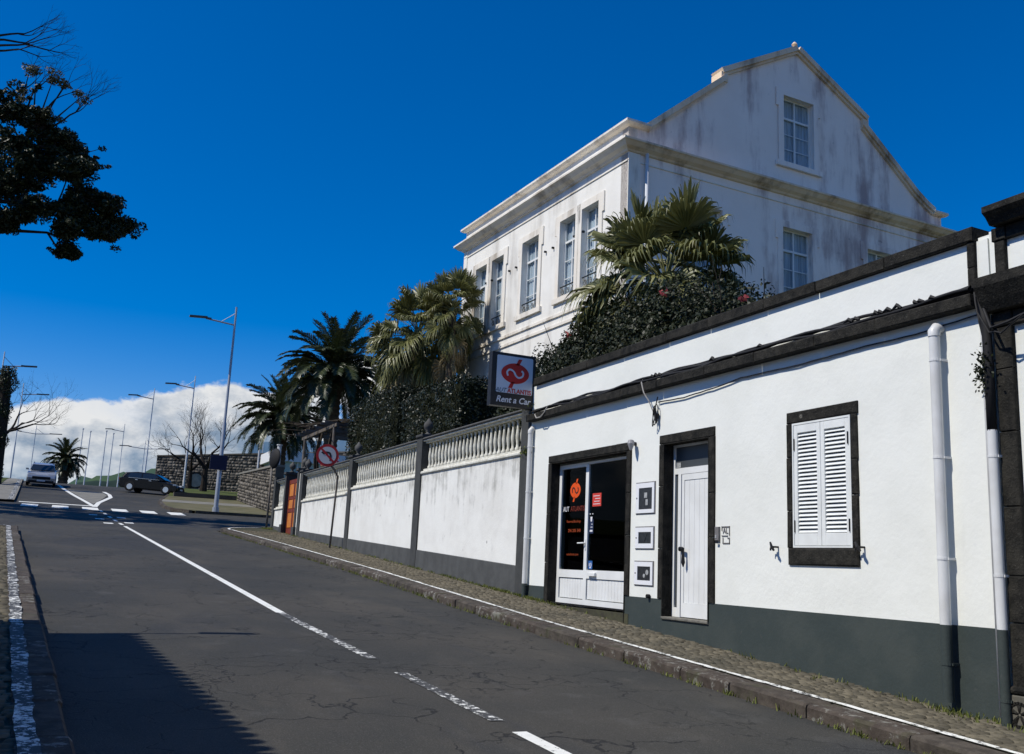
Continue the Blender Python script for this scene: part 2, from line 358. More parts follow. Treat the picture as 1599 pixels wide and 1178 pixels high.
# ---------------------------------------------------------------- mesh helpers
def vec(*a): return Vector(a)
class MB:
    def __init__(s): s.v = []; s.f = []
    def add(s, verts, faces):
        k = len(s.v); s.v += [tuple(p) for p in verts]; s.f += [tuple(i+k for i in f) for f in faces]; return s
    def box(s, x0, x1, y0, y1, z0, z1):
        return s.add([(x, y, z) for z in (z0, z1) for y in (y0, y1) for x in (x0, x1)],
                     [(0, 2, 3, 1), (4, 5, 7, 6), (0, 1, 5, 4), (2, 6, 7, 3), (0, 4, 6, 2), (1, 3, 7, 5)])
    def cham(s, x0, x1, y0, y1, z0, z1, c=.012, j=0.0):
        """stone block whose face at x0 has chamfered, slightly uneven edges"""
        q = lambda: random.uniform(-j, j)
        b = [(x1, y0, z0), (x1, y1, z0), (x1, y1, z1), (x1, y0, z1)]
        e = [(x0+c, y0+q(), z0+q()), (x0+c, y1+q(), z0+q()), (x0+c, y1+q(), z1+q()), (x0+c, y0+q(), z1+q())]
        t = [(x0+q()*.3, y0+c+q(), z0+c+q()), (x0+q()*.3, y1-c+q(), z0+c+q()), (x0+q()*.3, y1-c+q(), z1-c+q()), (x0+q()*.3, y0+c+q(), z1-c+q())]
        F = [(8, 9, 10, 11)[::-1], (0, 1, 2, 3)]
        for i in range(4):
            k = (i+1) % 4
            F += [(i, i+4, k+4, k), (i+4, i+8, k+8, k+4)]
        return s.add(b+e+t, F)
    def obox(s, c, a, b, d):
        c, a, b, d = Vector(c), Vector(a), Vector(b), Vector(d)
        return s.add([c+a*i+b*j+d*k for k in (-1, 1) for j in (-1, 1) for i in (-1, 1)],
                     [(0, 2, 3, 1), (4, 5, 7, 6), (0, 1, 5, 4), (2, 6, 7, 3), (0, 4, 6, 2), (1, 3, 7, 5)])
    def tube(s, pts, rad, n=8, cap=True):
        pts = [Vector(p) for p in pts]; k0 = len(s.v)
        if isinstance(rad, (int, float)): rad = [rad]*len(pts)
        up = None
        for i, p in enumerate(pts):
            d = (pts[min(i+1, len(pts)-1)]-pts[max(i-1, 0)])
            d = d.normalized() if d.length > 1e-9 else Vector((0, 0, 1))
            if up is None: up = d.orthogonal().normalized()
            up = (up-d*up.dot(d)); up = up.normalized() if up.length > 1e-6 else d.orthogonal().normalized()
            w = d.cross(up)
            for j in range(n):
                a = 2*math.pi*j/n; s.v.append(tuple(p+(up*math.cos(a)+w*math.sin(a))*rad[i]))
        for i in range(len(pts)-1):
            for j in range(n):
                a = k0+i*n+j; b = k0+i*n+(j+1) % n; s.f.append((a, b, b+n, a+n))
        if cap:
            s.f.append(tuple(range(k0, k0+n))[::-1]); e = k0+(len(pts)-1)*n; s.f.append(tuple(range(e, e+n)))
        return s
    def lathe(s, prof, o=(0, 0, 0), n=10):
        k0 = len(s.v)
        for r, z in prof:
            for j in range(n):
                a = 2*math.pi*j/n; s.v.append((o[0]+r*math.cos(a), o[1]+r*math.sin(a), o[2]+z))
        for i in range(len(prof)-1):
            for j in range(n):
                a = k0+i*n+j; b = k0+i*n+(j+1) % n; s.f.append((a, b, b+n, a+n))
        s.f.append(tuple(range(k0, k0+n))[::-1]); e = k0+(len(prof)-1)*n; s.f.append(tuple(range(e, e+n)))
        return s
    def prism(s, poly, P, w0, w1):
        """polygon in (u, v) carried by P(u, v, w) from w0 to w1"""
        n = len(poly)
        V = [P(u, v, w0) for u, v in poly]+[P(u, v, w1) for u, v in poly]
        return s.add(V, [tuple(range(n)), tuple(range(n, 2*n))[::-1]]+[(i, i+n, (i+1) % n+n, (i+1) % n) for i in range(n)])
    def mesh(s, name, off=(0, 0, 0), smooth=False):
        me = bpy.data.meshes.new(name)
        o = Vector(off)
        me.from_pydata([tuple(Vector(p)-o) for p in s.v], [], s.f)
        if smooth: me.shade_smooth()
        return me
    def build(s, name, mat, parent=None, smooth=False, fix=True):
        off = world_loc(parent)
        me = s.mesh(name, off, smooth)
        if fix: fix_normals(me)
        return link(name, me, mat, parent)
import bmesh
def fix_normals(me):
    bm = bmesh.new(); bm.from_mesh(me); bmesh.ops.recalc_face_normals(bm, faces=bm.faces); bm.to_mesh(me); bm.free()
LOC = {}
def world_loc(o):
    v = Vector((0, 0, 0))
    while o: v += o.location; o = o.parent
    return v
def link(name, me, mat=None, parent=None, loc=(0, 0, 0)):
    o = bpy.data.objects.new(name, me); col.objects.link(o)
    if mat is not None and not me.materials: me.materials.append(M[mat])
    o.parent = parent; o.location = loc
    return o
def tag(o, label=None, cat=None, group=None, kind=None):
    for k, v in (('label', label), ('category', cat), ('group', group), ('kind', kind)):
        if v: o[k] = v
    return o
def thing(name, label, cat, loc=(0, 0, 0), group=None):
    o = bpy.data.objects.new(name, None); col.objects.link(o); o.location = loc; o.empty_display_size = .2
    return tag(o, label, cat, group)
def np_mesh(name, V, quads, mat, parent=None, smooth=False):
    """V (n,3) world coordinates, quads (m,k)"""
    V = np.asarray(V, np.float32)-np.array(world_loc(parent), np.float32); Q = np.asarray(quads, np.int32)
    me = bpy.data.meshes.new(name); k = Q.shape[1]
    me.vertices.add(len(V)); me.vertices.foreach_set('co', V.ravel())
    me.loops.add(Q.size); me.loops.foreach_set('vertex_index', Q.ravel())
    me.polygons.add(len(Q)); me.polygons.foreach_set('loop_start', np.arange(0, Q.size, k, dtype=np.int32))
    me.update(calc_edges=True)
    if smooth: me.shade_smooth()
    return link(name, me, mat, parent)
def leaves(P, Nrm, size, aspect=.5, tilt=.7):
    """one leaf-shaped quad at each point, facing roughly along its normal"""
    n = len(P); size = np.asarray(size)*np.ones(n)
    d = Nrm+rng.normal(0, tilt, (n, 3)); d /= np.linalg.norm(d, axis=1)[:, None]+1e-9
    t = np.cross(d, rng.normal(0, 1, (n, 3))); t /= np.linalg.norm(t, axis=1)[:, None]+1e-9
    b = np.cross(d, t); L = size[:, None]; W = L*aspect
    V = np.stack([P-t*L*.5, P+b*W*.5, P+t*L*.5, P-b*W*.5], 1).reshape(-1, 3)
    return V, np.arange(4*n).reshape(-1, 4)
def wall_open(mb, P, u0, u1, v0, v1, opens, depth):
    """sheet with rectangular openings and reveals; P(u, v, w), w inwards"""
    us = sorted({u0, u1}|{o[0] for o in opens}|{o[1] for o in opens}); vs = sorted({v0, v1}|{o[2] for o in opens}|{o[3] for o in opens})
    us = [u for u in us if u0 <= u <= u1]; vs = [v for v in vs if v0 <= v <= v1]
    for a, b in zip(us, us[1:]):
        for c, d in zip(vs, vs[1:]):
            mu, mv = (a+b)/2, (c+d)/2
            if any(o[0] < mu < o[1] and o[2] < mv < o[3] for o in opens): continue
            for w in (0, depth): mb.add([P(a, c, w), P(b, c, w), P(b, d, w), P(a, d, w)], [(0, 1, 2, 3)])
    for a, b, c, d in opens:
        for (p, q) in (((a, c), (b, c)), ((b, c), (b, d)), ((b, d), (a, d)), ((a, d), (a, c))):
            mb.add([P(*p, 0), P(*q, 0), P(*q, depth), P(*p, depth)], [(0, 1, 2, 3)])
    for (p, q) in (((u0, v0), (u1, v0)), ((u1, v0), (u1, v1)), ((u1, v1), (u0, v1)), ((u0, v1), (u0, v0))):
        mb.add([P(*p, 0), P(*q, 0), P(*q, depth), P(*p, depth)], [(0, 1, 2, 3)])
    return mb
def text_mesh(body, size, mat, name, origin, right, up, parent, align='CENTER', shear=0, bold=0, sx=1, depth=.002):
    cu = bpy.data.curves.new('text', 'FONT'); cu.body = body; cu.size = size; cu.align_x = align; cu.align_y = 'CENTER'
    cu.shear = shear; cu.offset = bold; cu.extrude = depth; cu.resolution_u = 3
    o = bpy.data.objects.new('text', cu); col.objects.link(o)
    dg = bpy.context.evaluated_depsgraph_get(); dg.update()
    me = bpy.data.meshes.new_from_object(o.evaluated_get(dg)); bpy.data.objects.remove(o)
    right, up = Vector(right), Vector(up); nrm = right.cross(up); off = Vector(origin)-world_loc(parent)
    for v in me.vertices: v.co = off+right*(v.co.x*sx)+up*v.co.y+nrm*v.co.z
    me.materials.clear()
    return link(name, me, mat, parent)
def stroke(pts, w, n, P):
    """flat ribbon along a smooth (u, v) path; returns polygon strips through P(u, v, w)"""
    pts = [Vector((*p, 0)) for p in pts]; C = []
    for i in range(len(pts)-1):
        p0, p1, p2, p3 = pts[max(i-1, 0)], pts[i], pts[i+1], pts[min(i+2, len(pts)-1)]
        for k in range(n):
            t = k/n; C.append(.5*((2*p1)+(p2-p0)*t+(2*p0-5*p1+4*p2-p3)*t*t+(3*p1-p0-3*p2+p3)*t**3))
    C.append(pts[-1]); mb = MB()
    E = []
    for i, c in enumerate(C):
        d = (C[min(i+1, len(C)-1)]-C[max(i-1, 0)]).normalized(); q = Vector((-d.y, d.x, 0))*w/2
        E.append((c+q, c-q))
    for (a, b), (c, d) in zip(E, E[1:]):
        mb.prism([(a.x, a.y), (b.x, b.y), (d.x, d.y), (c.x, c.y)], P, 0, .003)
    return mb

# ---------------------------------------------------------------- ground, road, pavements
_ys = [-60, 0, 40, 46, 52, 60, 70, 80, 86, 95, 110, 150, 300, 700]
_zs = [-5.68, -1.75, .87, 1.32, 1.80, 2.50, 3.45, 4.53, 4.93, 5.08, 4.9, 3.6, -4, -20]
_kern = np.linspace(-2.5, 2.5, 11)
def zr(y): return float(np.interp(y+_kern, _ys, _zs).mean())
def xl(y): return float(np.interp(y, [-30, 0, 12.8, 29, 53, 84, 150], [2.05, .59, -.04, -.84, -1.98, -2.7, -4.2]))
def xr(y): return float(np.interp(y, [-30, 5.5, 13, 21, 30, 38, 53, 70, 90, 150], [7.6, 6.62, 6.30, 6.30, 6.02, 5.70, 5.25, 6.9, 8.2, 6.5]))
def xc(y): return float(np.interp(y, [-20, 6.5, 14.3, 39.1, 56, 80], [4.8, 3.54, 3.09, 2.34, 1.72, 1.0]))
def strip(ys, xa, xb, dz, nx=1):
    """sheet between two edges following the street's fall; xa/xb/dz may be functions of y"""
    mb = MB(); f = lambda q, y: q(y) if callable(q) else q; rows = []
    for y in ys: rows.append([(f(xa, y)+(f(xb, y)-f(xa, y))*i/nx, y, zr(y)+f(dz, y)) for i in range(nx+1)])
    for r in rows: mb.v += r
    k = nx+1
    for i in range(len(rows)-1):
        for j in range(nx): mb.f.append((i*k+j, i*k+j+1, (i+1)*k+j+1, (i+1)*k+j))
    return mb
def frange(a, b, s):
    n = max(1, int(round((b-a)/s))); return [a+(b-a)*i/n for i in range(n+1)]
YS = frange(-30, 160, 2)
g_ = MB()
gx = [-2500, -600, -120, -40, -12, 0, 12, 40, 120, 600, 2500]; gy = [-400, -60]+frange(-30, 160, 5)+[220, 300, 500, 900, 3500]
def zg(x, y): return zr(y)-.16-(min(abs(x)-40, 500)*.012 if abs(x) > 40 else 0)
for y in gy: g_.v += [(x, y, zg(x, y)) for x in gx]
for i in range(len(gy)-1):
    for j in range(len(gx)-1):
        k = i*len(gx)+j; g_.f.append((k, k+1, k+1+len(gx), k+len(gx)))
tag(g_.build('ground', 'earth', fix=False), kind='structure')
road = tag(strip(YS, lambda y: xl(y)-.02, lambda y: xr(y)+.05, 0, 4).build('road', 'asphalt', fix=False), kind='structure')
# the side street that crosses beyond the garden wall, both ways
sd = MB()
for x0, x1 in ((-60, 0), (4, 60)):
    ys_ = frange(33 if x0 < 0 else 39.5, 54.5, 1.5)
    for a, b in zip(ys_, ys_[1:]):
        sd.add([(x0, a, zr(a)-.004), (x1, a, zr(a)-.004), (x1, b, zr(b)-.004), (x0, b, zr(b)-.004)], [(0, 1, 2, 3)])
tag(sd.build('side_street', 'asphalt', fix=False), kind='structure')

# --- painted markings, children of the road
def lane(y0, y1, w, mat, name='lane_line', fx=xc):
    strip(frange(y0, y1, .8), lambda y: fx(y)-w/2, lambda y: fx(y)+w/2, .005).build(name, mat, road, fix=False)
lane(2.5, 7.18, .13, 'road_paint'); lane(7.55, 9.7, .13, 'worn_road_paint'); lane(10.5, 14.35, .13, 'worn_road_paint')
lane(14.35, 39.0, .13, 'road_paint')
for i in range(5): lane(39.9+i*2.6, 41.2+i*2.6, .13, 'road_paint', 'lane_dash')
for (y, dx) in ((40.3, -.45), (43.4, -.55), (46.6, -.6), (41.4, .4), (45.3, .45)):
    strip([y, y+.7], lambda y: xc(y)+dx-.17, lambda y: xc(y)+dx+.17, .005).build('lane_stud', 'road_paint', road, fix=False)
for i in range(6):
    x0 = -1.63+i*1.36
    strip([51.4, 52.6, 53.8], x0, x0+.74, .005).build('crossing_stripe', 'road_paint', road, fix=False)
strip([55.1, 55.7], lambda y: xl(y)+.2, 1.75, .005).build('stop_line', 'road_paint', road, fix=False)
def path_line(pts, w, name):
    mb = MB(); P = [Vector(p) for p in pts]
    for i, p in enumerate(P):
        d = (P[min(i+1, len(P)-1)]-P[max(i-1, 0)]).normalized(); q = Vector((-d.y, d.x))*w/2
        for s in (1, -1): mb.v.append((p.x+q.x*s, p.y+q.y*s, zr(p.y+q.y*s)+.006))
    for i in range(len(P)-1): mb.f.append((2*i, 2*i+1, 2*i+3, 2*i+2))
    mb.build(name, 'road_paint', road, fix=False)
path_line([(1.72, 54.6), (1.35, 60), (.75, 67), (.15, 74), (-.15, 78)], .24, 'island_line')
path_line([(1.72, 54.6), (2.05, 59.5), (2.5, 63), (2.95, 66.5), (3.0, 70), (2.75, 73)], .24, 'island_line')
isl = MB(); A_ = [(1.72, 57.5), (1.42, 61), (.95, 67), (.4, 73), (2.65, 72), (2.8, 68.5), (2.45, 64.5), (1.98, 60)]
isl.add([(x, y, zr(y)+.010) for x, y in A_], [(0, 7, 6, 1), (1, 6, 5, 2), (2, 5, 4, 3)])
tag(isl.build('traffic_island', 'pale_concrete', fix=False), kind='structure')

# --- pavements: bed, kerb stones, painted edge line, cobbles
def cobbles(pave, ys0, ys1, xa, xb, size, dz, name='cobbles'):
    """every cobble its own little domed block, joined"""
    V = []; Q = []; k = 0; y = ys0; row = 0
    while y < ys1:
        a, b = xa(y), xb(y); x = a+random.uniform(0, size*.6)
        while x < b-size*.4:
            w = size*random.uniform(.75, 1.25); h = size*random.uniform(.8, 1.1); cx, cy = x+w/2, y+h/2+random.uniform(-.012, .012)
            z = zr(cy)+dz+random.uniform(.004, .016); hw, hh = w*.46, h*.45
            an = random.uniform(-.2, .2); c, s = math.cos(an), math.sin(an)
            for f, zz in ((1, -.02), (.74, 0)):
                for ux, uy in ((-1, -1), (1, -1), (1, 1), (-1, 1)):
                    px, py = ux*hw*f+random.uniform(-.006, .006), uy*hh*f+random.uniform(-.006, .006)
                    V.append((cx+px*c-py*s, cy+px*s+py*c, z+zz))
            Q += [(k+4, k+5, k+6, k+7)]+[(k+i, k+(i+1) % 4, k+4+(i+1) % 4, k+4+i) for i in range(4)]
            k += 8; x += w
        y += size*.95
    o = np_mesh(name, np.array(V), np.array(Q), 'cobble_stone', pave); o['kind'] = 'stuff'
KW = .33
def kerbs(pave, y0, y1, side, length=1.05):
    edge = xr if side > 0 else xl; y = y0
    while y < y1-.2:
        L = min(length*random.uniform(.75, 1.2), y1-y); a, b = y+.008, y+L-.008
        dz = random.uniform(-.008, .008); j = random.uniform(-.012, .012)
        e0, e1 = edge(a)+j*side, edge(b)+j*side; w = KW*side; h0 = .135+dz
        c = .025; mb = MB()
        prof = [(0, -.2), (0, h0-c), (c*side, h0), (w, h0), (w, -.2)]
        V = []
        for yy, e in ((a, e0), (a+c, e0), (b-c, e1), (b, e1)):
            sh = c*.5 if yy in (a, b) else 0
            for px, pz in prof: V.append((e+px+(sh*side if px == 0 else 0), yy, zr(yy)+pz-(sh if pz > 0 else 0)))
        n = 5; Fc = [tuple(range(n)), tuple(range(3*n, 4*n))[::-1]]
        for r in range(3):
            for i in range(n): Fc.append((r*n+i, r*n+(i+1) % n, (r+1)*n+(i+1) % n, (r+1)*n+i))
        mb.add(V, Fc); mb.build('kerb_stone', 'kerb_stone', pave); y += L
WX = 8.02
YR = frange(-6, 38, 1)
pave_r = tag(strip(YR, lambda y: xr(y)+KW-.02, WX, .118, 2).build('sidewalk_right', 'cobble_joint', fix=False), kind='structure')
kerbs(pave_r, -2, 38, 1)
jit = {}
def wob(y, s): 
    k = (round(y*7), s); jit.setdefault(k, random.uniform(-.013, .013)); return jit[k]
strip(frange(-2, 38, .14), lambda y: xr(y)+KW+.0+wob(y, 0), lambda y: xr(y)+KW+.085+wob(y, 1), .142).build('painted_edge', 'kerb_paint', pave_r, fix=False)
cobbles(pave_r, 3.5, 38, lambda y: xr(y)+KW+.09, lambda y: WX-.03, .105, .125)
# rounded corner at the side street
cn = MB(); ring = []
C0 = (xr(38), 38)
arc = [(5.70, 38), (5.78, 38.9), (6.05, 39.7), (6.6, 40.5), (7.4, 41.1), (8.6, 41.5), (12, 41.8), (22, 42)]
base_ = [(p[0], p[1]) for p in arc]
inner = [(8.3, 38), (8.3, 38.9), (8.3, 39.5), (8.4, 40.0), (8.7, 40.3), (9.2, 40.4), (12, 40.6), (22, 40.8)]
for (a, b), (c, d) in zip(zip(arc, inner), list(zip(arc, inner))[1:]):
    cn.add([(a[0], a[1], zr(a[1])+.128), (b[0], b[1], zr(b[1])+.128), (d[0], d[1], zr(d[1])+.128), (c[0], c[1], zr(c[1])+.128)], [(0, 1, 2, 3)])
cn.build('corner_paving', 'cobble_joint', pave_r, fix=False)
for a, c in zip(arc, arc[1:]):
    mb = MB(); d = Vector((c[0]-a[0], c[1]-a[1])).normalized(); q = Vector((d.y, -d.x))*.25
    a2 = (a[0]+d.x*.01, a[1]+d.y*.01); c2 = (c[0]-d.x*.01, c[1]-d.y*.01)
    pts = [a2, c2, (c2[0]+q.x, c2[1]+q.y), (a2[0]+q.x, a2[1]+q.y)]
    mb.add([(p[0], p[1], zr(p[1])-.2) for p in pts]+[(p[0], p[1], zr(p[1])+.137) for p in pts], [(0, 1, 2, 3), (4, 7, 6, 5), (0, 4, 5, 1), (1, 5, 6, 2), (2, 6, 7, 3), (3, 7, 4, 0)])
    mb.build('kerb_stone', 'kerb_stone', pave_r)
    pm = [(a2[0]+q.x*1.0, a2[1]+q.y*1.0), (c2[0]+q.x*1.0, c2[1]+q.y), (c2[0]+q.x*1.35, c2[1]+q.y*1.35), (a2[0]+q.x*1.35, a2[1]+q.y*1.35)]
    MB().add([(p[0], p[1], zr(p[1])+.145) for p in pm], [(0, 1, 2, 3)]).build('painted_edge', 'kerb_paint', pave_r, fix=False)
YL = frange(-6, 32.5, 1)
pave_l = tag(strip(YL, -3.6, lambda y: xl(y)-KW+.02, .118, 2).build('sidewalk_left', 'cobble_joint', fix=False), kind='structure')
kerbs(pave_l, -2, 32.5, -1)
strip(frange(3, 32.4, .14), lambda y: xl(y)-.32+wob(y, 2), lambda y: xl(y)-.195+wob(y, 3), .147).build('painted_edge', 'worn_road_paint', pave_l, fix=False)
cobbles(pave_l, 6, 32.5, lambda y: -2.2, lambda y: xl(y)-KW, .12, .125)
MB().add([(-3.4, 32.5, zr(32.5)+.146), (xl(32.5)-.17, 32.5, zr(32.5)+.146), (xl(32.5)-.25, 32.32, zr(32.3)+.146), (-3.4, 32.3, zr(32.3)+.146)], [(0, 1, 2, 3)]).build('painted_edge', 'worn_road_paint', pave_l, fix=False)
# left pavement and bank beyond the crossing
pl2 = tag(strip(frange(54.5, 150, 2), -7, lambda y: xl(y)-.0, .12, 2).build('sidewalk_far', 'pale_concrete', fix=False), kind='structure')
strip(frange(54.5, 90, 1), lambda y: xl(y)-.32, lambda y: xl(y)-.10, .127).build('painted_edge', 'worn_road_paint', pl2, fix=False)
strip(frange(54.5, 90, 1), lambda y: xl(y)-.0, lambda y: xl(y)+.001, lambda y: .12).build('kerb_face', 'kerb_stone', pl2, fix=False)
tag(strip(frange(57, 150, 3), -40, -3.6, lambda y: .14, 2).build('grass_bank', 'verge_grass', fix=False), kind='structure')
# right side beyond the crossing: paved apron, dry verge, grass in front of the stone wall
def xv(y): return float(np.interp(y, [54.5, 56, 58, 64, 70, 76, 82, 95], [6.6, 5.75, 5.5, 5.75, 6.6, 7.6, 8.2, 6.8]))
apron = tag(strip(frange(54.6, 63, 1), xv, 14, .13, 3).build('verge', 'verge_dry', fix=False), kind='structure')
strip(frange(63, 66, 1), xv, 14, .14, 3).build('trodden_strip', 'pale_concrete', apron, fix=False)
strip(frange(66, 71.5, 1), xv, 14, .13, 3).build('dry_strip', 'verge_dry', apron, fix=False)
strip(frange(71.5, 100, 2), xv, 30, lambda y: .30 if y > 72 else .13, 3).build('lawn_strip', 'verge_grass', apron, fix=False)
for y0, y1 in zip(frange(54.6, 90, 1.5), frange(54.6, 90, 1.5)[1:]):
    mb = MB(); a, b = y0+.01, y1-.01
    P8 = [(xv(a)-.16, a, zr(a)-.1), (xv(a)+.02, a, zr(a)-.1), (xv(b)+.02, b, zr(b)-.1), (xv(b)-.16, b, zr(b)-.1)]
    mb.add(P8+[(x, y, z+.245) for x, y, z in P8], [(0, 1, 2, 3), (4, 7, 6, 5), (0, 4, 5, 1), (1, 5, 6, 2), (2, 6, 7, 3), (3, 7, 4, 0)])
    mb.build('kerb_stone', 'kerb_stone', apron)
for i in range(12):
    x0 = 6.7+i*1.2; mb = MB().box(x0, x0+1.19, 54.45, 54.62, zr(54.5)-.1, zr(54.5)+.145); mb.build('kerb_stone', 'kerb_stone', apron)
# garden terrace behind the balustrade and the shop, retained by their walls
tr = MB().box(8.35, 45, 16.6, 40.2, -2, 2.05); tr.box(9.9, 45, 5.5, 16.6, -2, 2.75)
tag(tr.build('garden_terrace', 'lawn'), kind='structure')
# far hills
def ridge(name, mat, y, x0, x1, f, depth, seed, label=None):
    r = random.Random(seed); mb = MB(); n = 60; rows = []
    for k in range(6):
        t = k/5
        rows.append([(x0+(x1-x0)*i/n, y+depth*t, -30+(f(i/n)+30)*math.sin(t*math.pi/2)*(1+.04*r.uniform(-1, 1))) for i in range(n+1)])
    for q in rows: mb.v += q
    for k in range(5):
        for i in range(n): mb.f.append((k*(n+1)+i, k*(n+1)+i+1, (k+1)*(n+1)+i+1, (k+1)*(n+1)+i))
    return mb.build(name, mat, fix=False, smooth=True)
tag(ridge('hill', 'hill_green', 820, -20, 700, lambda t: 46+34*(1-(1-min(1, t*4.5))**2)+2*math.sin(t*40), 160, 3), kind='structure')
tag(ridge('wooded_hill', 'hill_wood', 640, -12, 320, lambda t: 36+16*min(1, t*4)+1.6*math.sin(t*90), 60, 5), kind='structure')

# ---------------------------------------------------------------- shop building
def PX(x0): return lambda u, v, w: (x0+w, u, v)        # u = y, v = z, w = into the wall
def base_z(y): return zr(y)+.10
shop = thing('shop_building', 'long low white plastered shop with dark stone trim and grey base band', 'building', (8, 11.4, -1.2))
D1 = (12.915, 15.483, -.66, 1.862); D2 = (10.799, 11.90, -.61, 1.872); W1 = (8.175, 9.14, .365, 1.862)
mb = wall_open(MB(), PX(8.0), 6.30, 16.42, -2.0, 3.40, [(12.915, 15.483, -1.0, 1.862), D2, W1], .30)
mb.build('wall', 'shop_plaster', shop)
# grey painted base, 8 mm proud
for y0, y1, zt in ((6.305, 10.797, -.364), (11.903, 12.913, -.364), (15.615, 16.415, -.325), (10.797, 11.903, -.645)):
    MB().box(7.992, 8.02, y0, y1, -2, zt).build('base_band', 'plinth_paint', shop)
def stones(name, x0, x1, runs, ax, parent, c=.012, j=.004, mat='basalt'):
    """row of dressed stones; runs = cuts along y ('y') or z ('z') with the fixed other extent"""
    cuts, lo, hi = runs
    for a, b in zip(cuts, cuts[1:]):
        m_ = MB()
        if ax == 'y': m_.cham(x0, x1, a+.003, b-.003, lo, hi, c, j)
        else: m_.cham(x0, x1, lo, hi, a+.003, b-.003, c, j)
        m_.build(name, mat, parent)
def cuts(a, b, n, j=.12):
    s = (b-a)/n; return [a]+[a+s*i+random.uniform(-j, j)*s for i in range(1, n)]+[b]
stones('cornice_stone', 7.862, 8.06, (cuts(6.42, 16.40, 9), 2.712, 2.845), 'y', shop, .012, .006)
stones('coping_stone', 7.93, 8.32, (cuts(6.43, 16.28, 9), 3.405, 3.545), 'y', shop, .012, .006)
stones('parapet_end_stone', 7.955, 8.2, ([2.86, 3.13, 3.40], 6.43, 6.515), 'z', shop, .008, .003)
# door and window surrounds
stones('lintel', 7.972, 8.05, ([12.80, 13.25, 15.61], 1.865, 1.992), 'y', shop, .008, .003)
stones('jamb_stone', 7.972, 8.05, ([-.9, .10, .95, 1.862], 15.486, 15.61), 'z', shop, .008, .003)
stones('jamb_stone', 7.972, 8.05, ([-.362, .55, 1.2, 1.862], 12.80, 12.912), 'z', shop, .008, .003)
stones('lintel', 7.972, 8.05, ([10.674, 12.01], 1.874, 2.004), 'y', shop, .008, .003)
stones('jamb_stone', 7.972, 8.05, ([-.362, .35, 1.25, 1.871], 11.903, 12.01), 'z', shop, .008, .003)
stones('jamb_stone', 7.972, 8.05, ([-.362, .5, 1.1, 1.871], 10.674, 10.796), 'z', shop, .008, .003)
stones('lintel', 7.972, 8.05, ([8.062, 9.232], 1.866, 2.004), 'y', shop, .010, .005)
stones('sill_block', 7.966, 8.06, ([8.078, 9.225], .168, .362), 'y', shop, .018, .006)
stones('jamb_stone', 7.972, 8.05, ([.365, .8, 1.45, 1.863], 9.143, 9.232), 'z', shop, .010, .005)
stones('jamb_stone', 7.972, 8.05, ([.365, .95, 1.35, 1.863], 8.075, 8.172), 'z', shop, .010, .005)
# dark basalt-coloured lining boxes over the reveals of the door openings
mb = MB()
for a, b, c, d in ((12.915, 15.483, -1, 1.862), D2):
    mb.box(7.975, 8.144, b-.012, b-.001, c, d); mb.box(7.975, 8.144, a+.001, a+.012, c, d); mb.box(7.975, 8.144, a+.013, b-.013, d-.012, d-.001)
mb.build('reveal_lining', 'basalt', shop)
# --- shop front: aluminium frame, glazed leaf and fixed pane over boarded panels
XS = 8.145
sf = MB()
for y0, y1, z0, z1 in ((15.375, 15.470, -.62, 1.82), (14.40, 14.50, -.62, 1.82), (12.935, 12.985, -.62, 1.82), (12.985, 14.40, 1.775, 1.82), (14.50, 15.375, 1.745, 1.82),
                       (14.50, 15.375, -.145, -.012), (12.985, 14.40, -.145, -.004), (14.50, 15.375, -.62, -.50), (12.985, 14.40, -.61, -.495)):
    sf.box(XS, XS+.06, y0, y1, z0, z1)
front = sf.build('shop_front_frame', 'white_aluminium', shop)
MB().box(XS+.025, XS+.031, 14.505, 15.37, -.005, 1.74).build('pane', 'shop_glass', front)
MB().box(XS+.025, XS+.031, 12.99, 14.395, .002, 1.77).build('pane', 'shop_glass', front)
def boards(y0, y1, z0, z1, x, n, mat, parent, th=.02, gap=.004, name='board'):
    w = (y1-y0)/n
    for i in range(n): MB().cham(x, x+th, y0+i*w+gap/2, y0+(i+1)*w-gap/2, z0, z1, .004).build(name, mat, parent)
boards(14.52, 15.36, -.488, -.158, XS+.018, 9, 'white_aluminium', front)
boards(13.005, 14.385, -.483, -.155, XS+.018, 14, 'white_aluminium', front)
MB().box(XS+.04, XS+.05, 12.94, 15.46, -.5, -.14).build('backing_sheet', 'grey_panel', front)
MB().box(XS-.045, XS-.001, 14.05, 14.30, -.10, -.055).box(XS-.03, XS, 14.06, 14.29, -.055, -.045).build('letter_slot', 'white_aluminium', front)
hd = MB().tube([(XS, 14.45, .44), (XS-.055, 14.45, .44), (XS-.06, 14.47, .44), (XS-.06, 14.62, .437)], .013, 8)
hd.box(XS-.012, XS, 14.43, 14.47, .33, .50); hd.build('door_handle', 'white_aluminium', front)
MB().tube([(XS-.012, 13.03, -.545), (XS, 13.03, -.545)], .018, 10).build('lock', 'wall_hardware', front)
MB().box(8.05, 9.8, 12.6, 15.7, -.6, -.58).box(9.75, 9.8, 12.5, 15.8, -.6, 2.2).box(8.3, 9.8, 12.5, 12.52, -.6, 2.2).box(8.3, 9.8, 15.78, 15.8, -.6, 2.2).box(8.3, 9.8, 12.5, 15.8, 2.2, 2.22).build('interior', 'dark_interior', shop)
MB().box(8.9, 9.3, 13.1, 14.0, -.58, .35).box(8.86, 9.34, 13.05, 14.05, .35, .39).build('counter', 'grey_panel', shop)
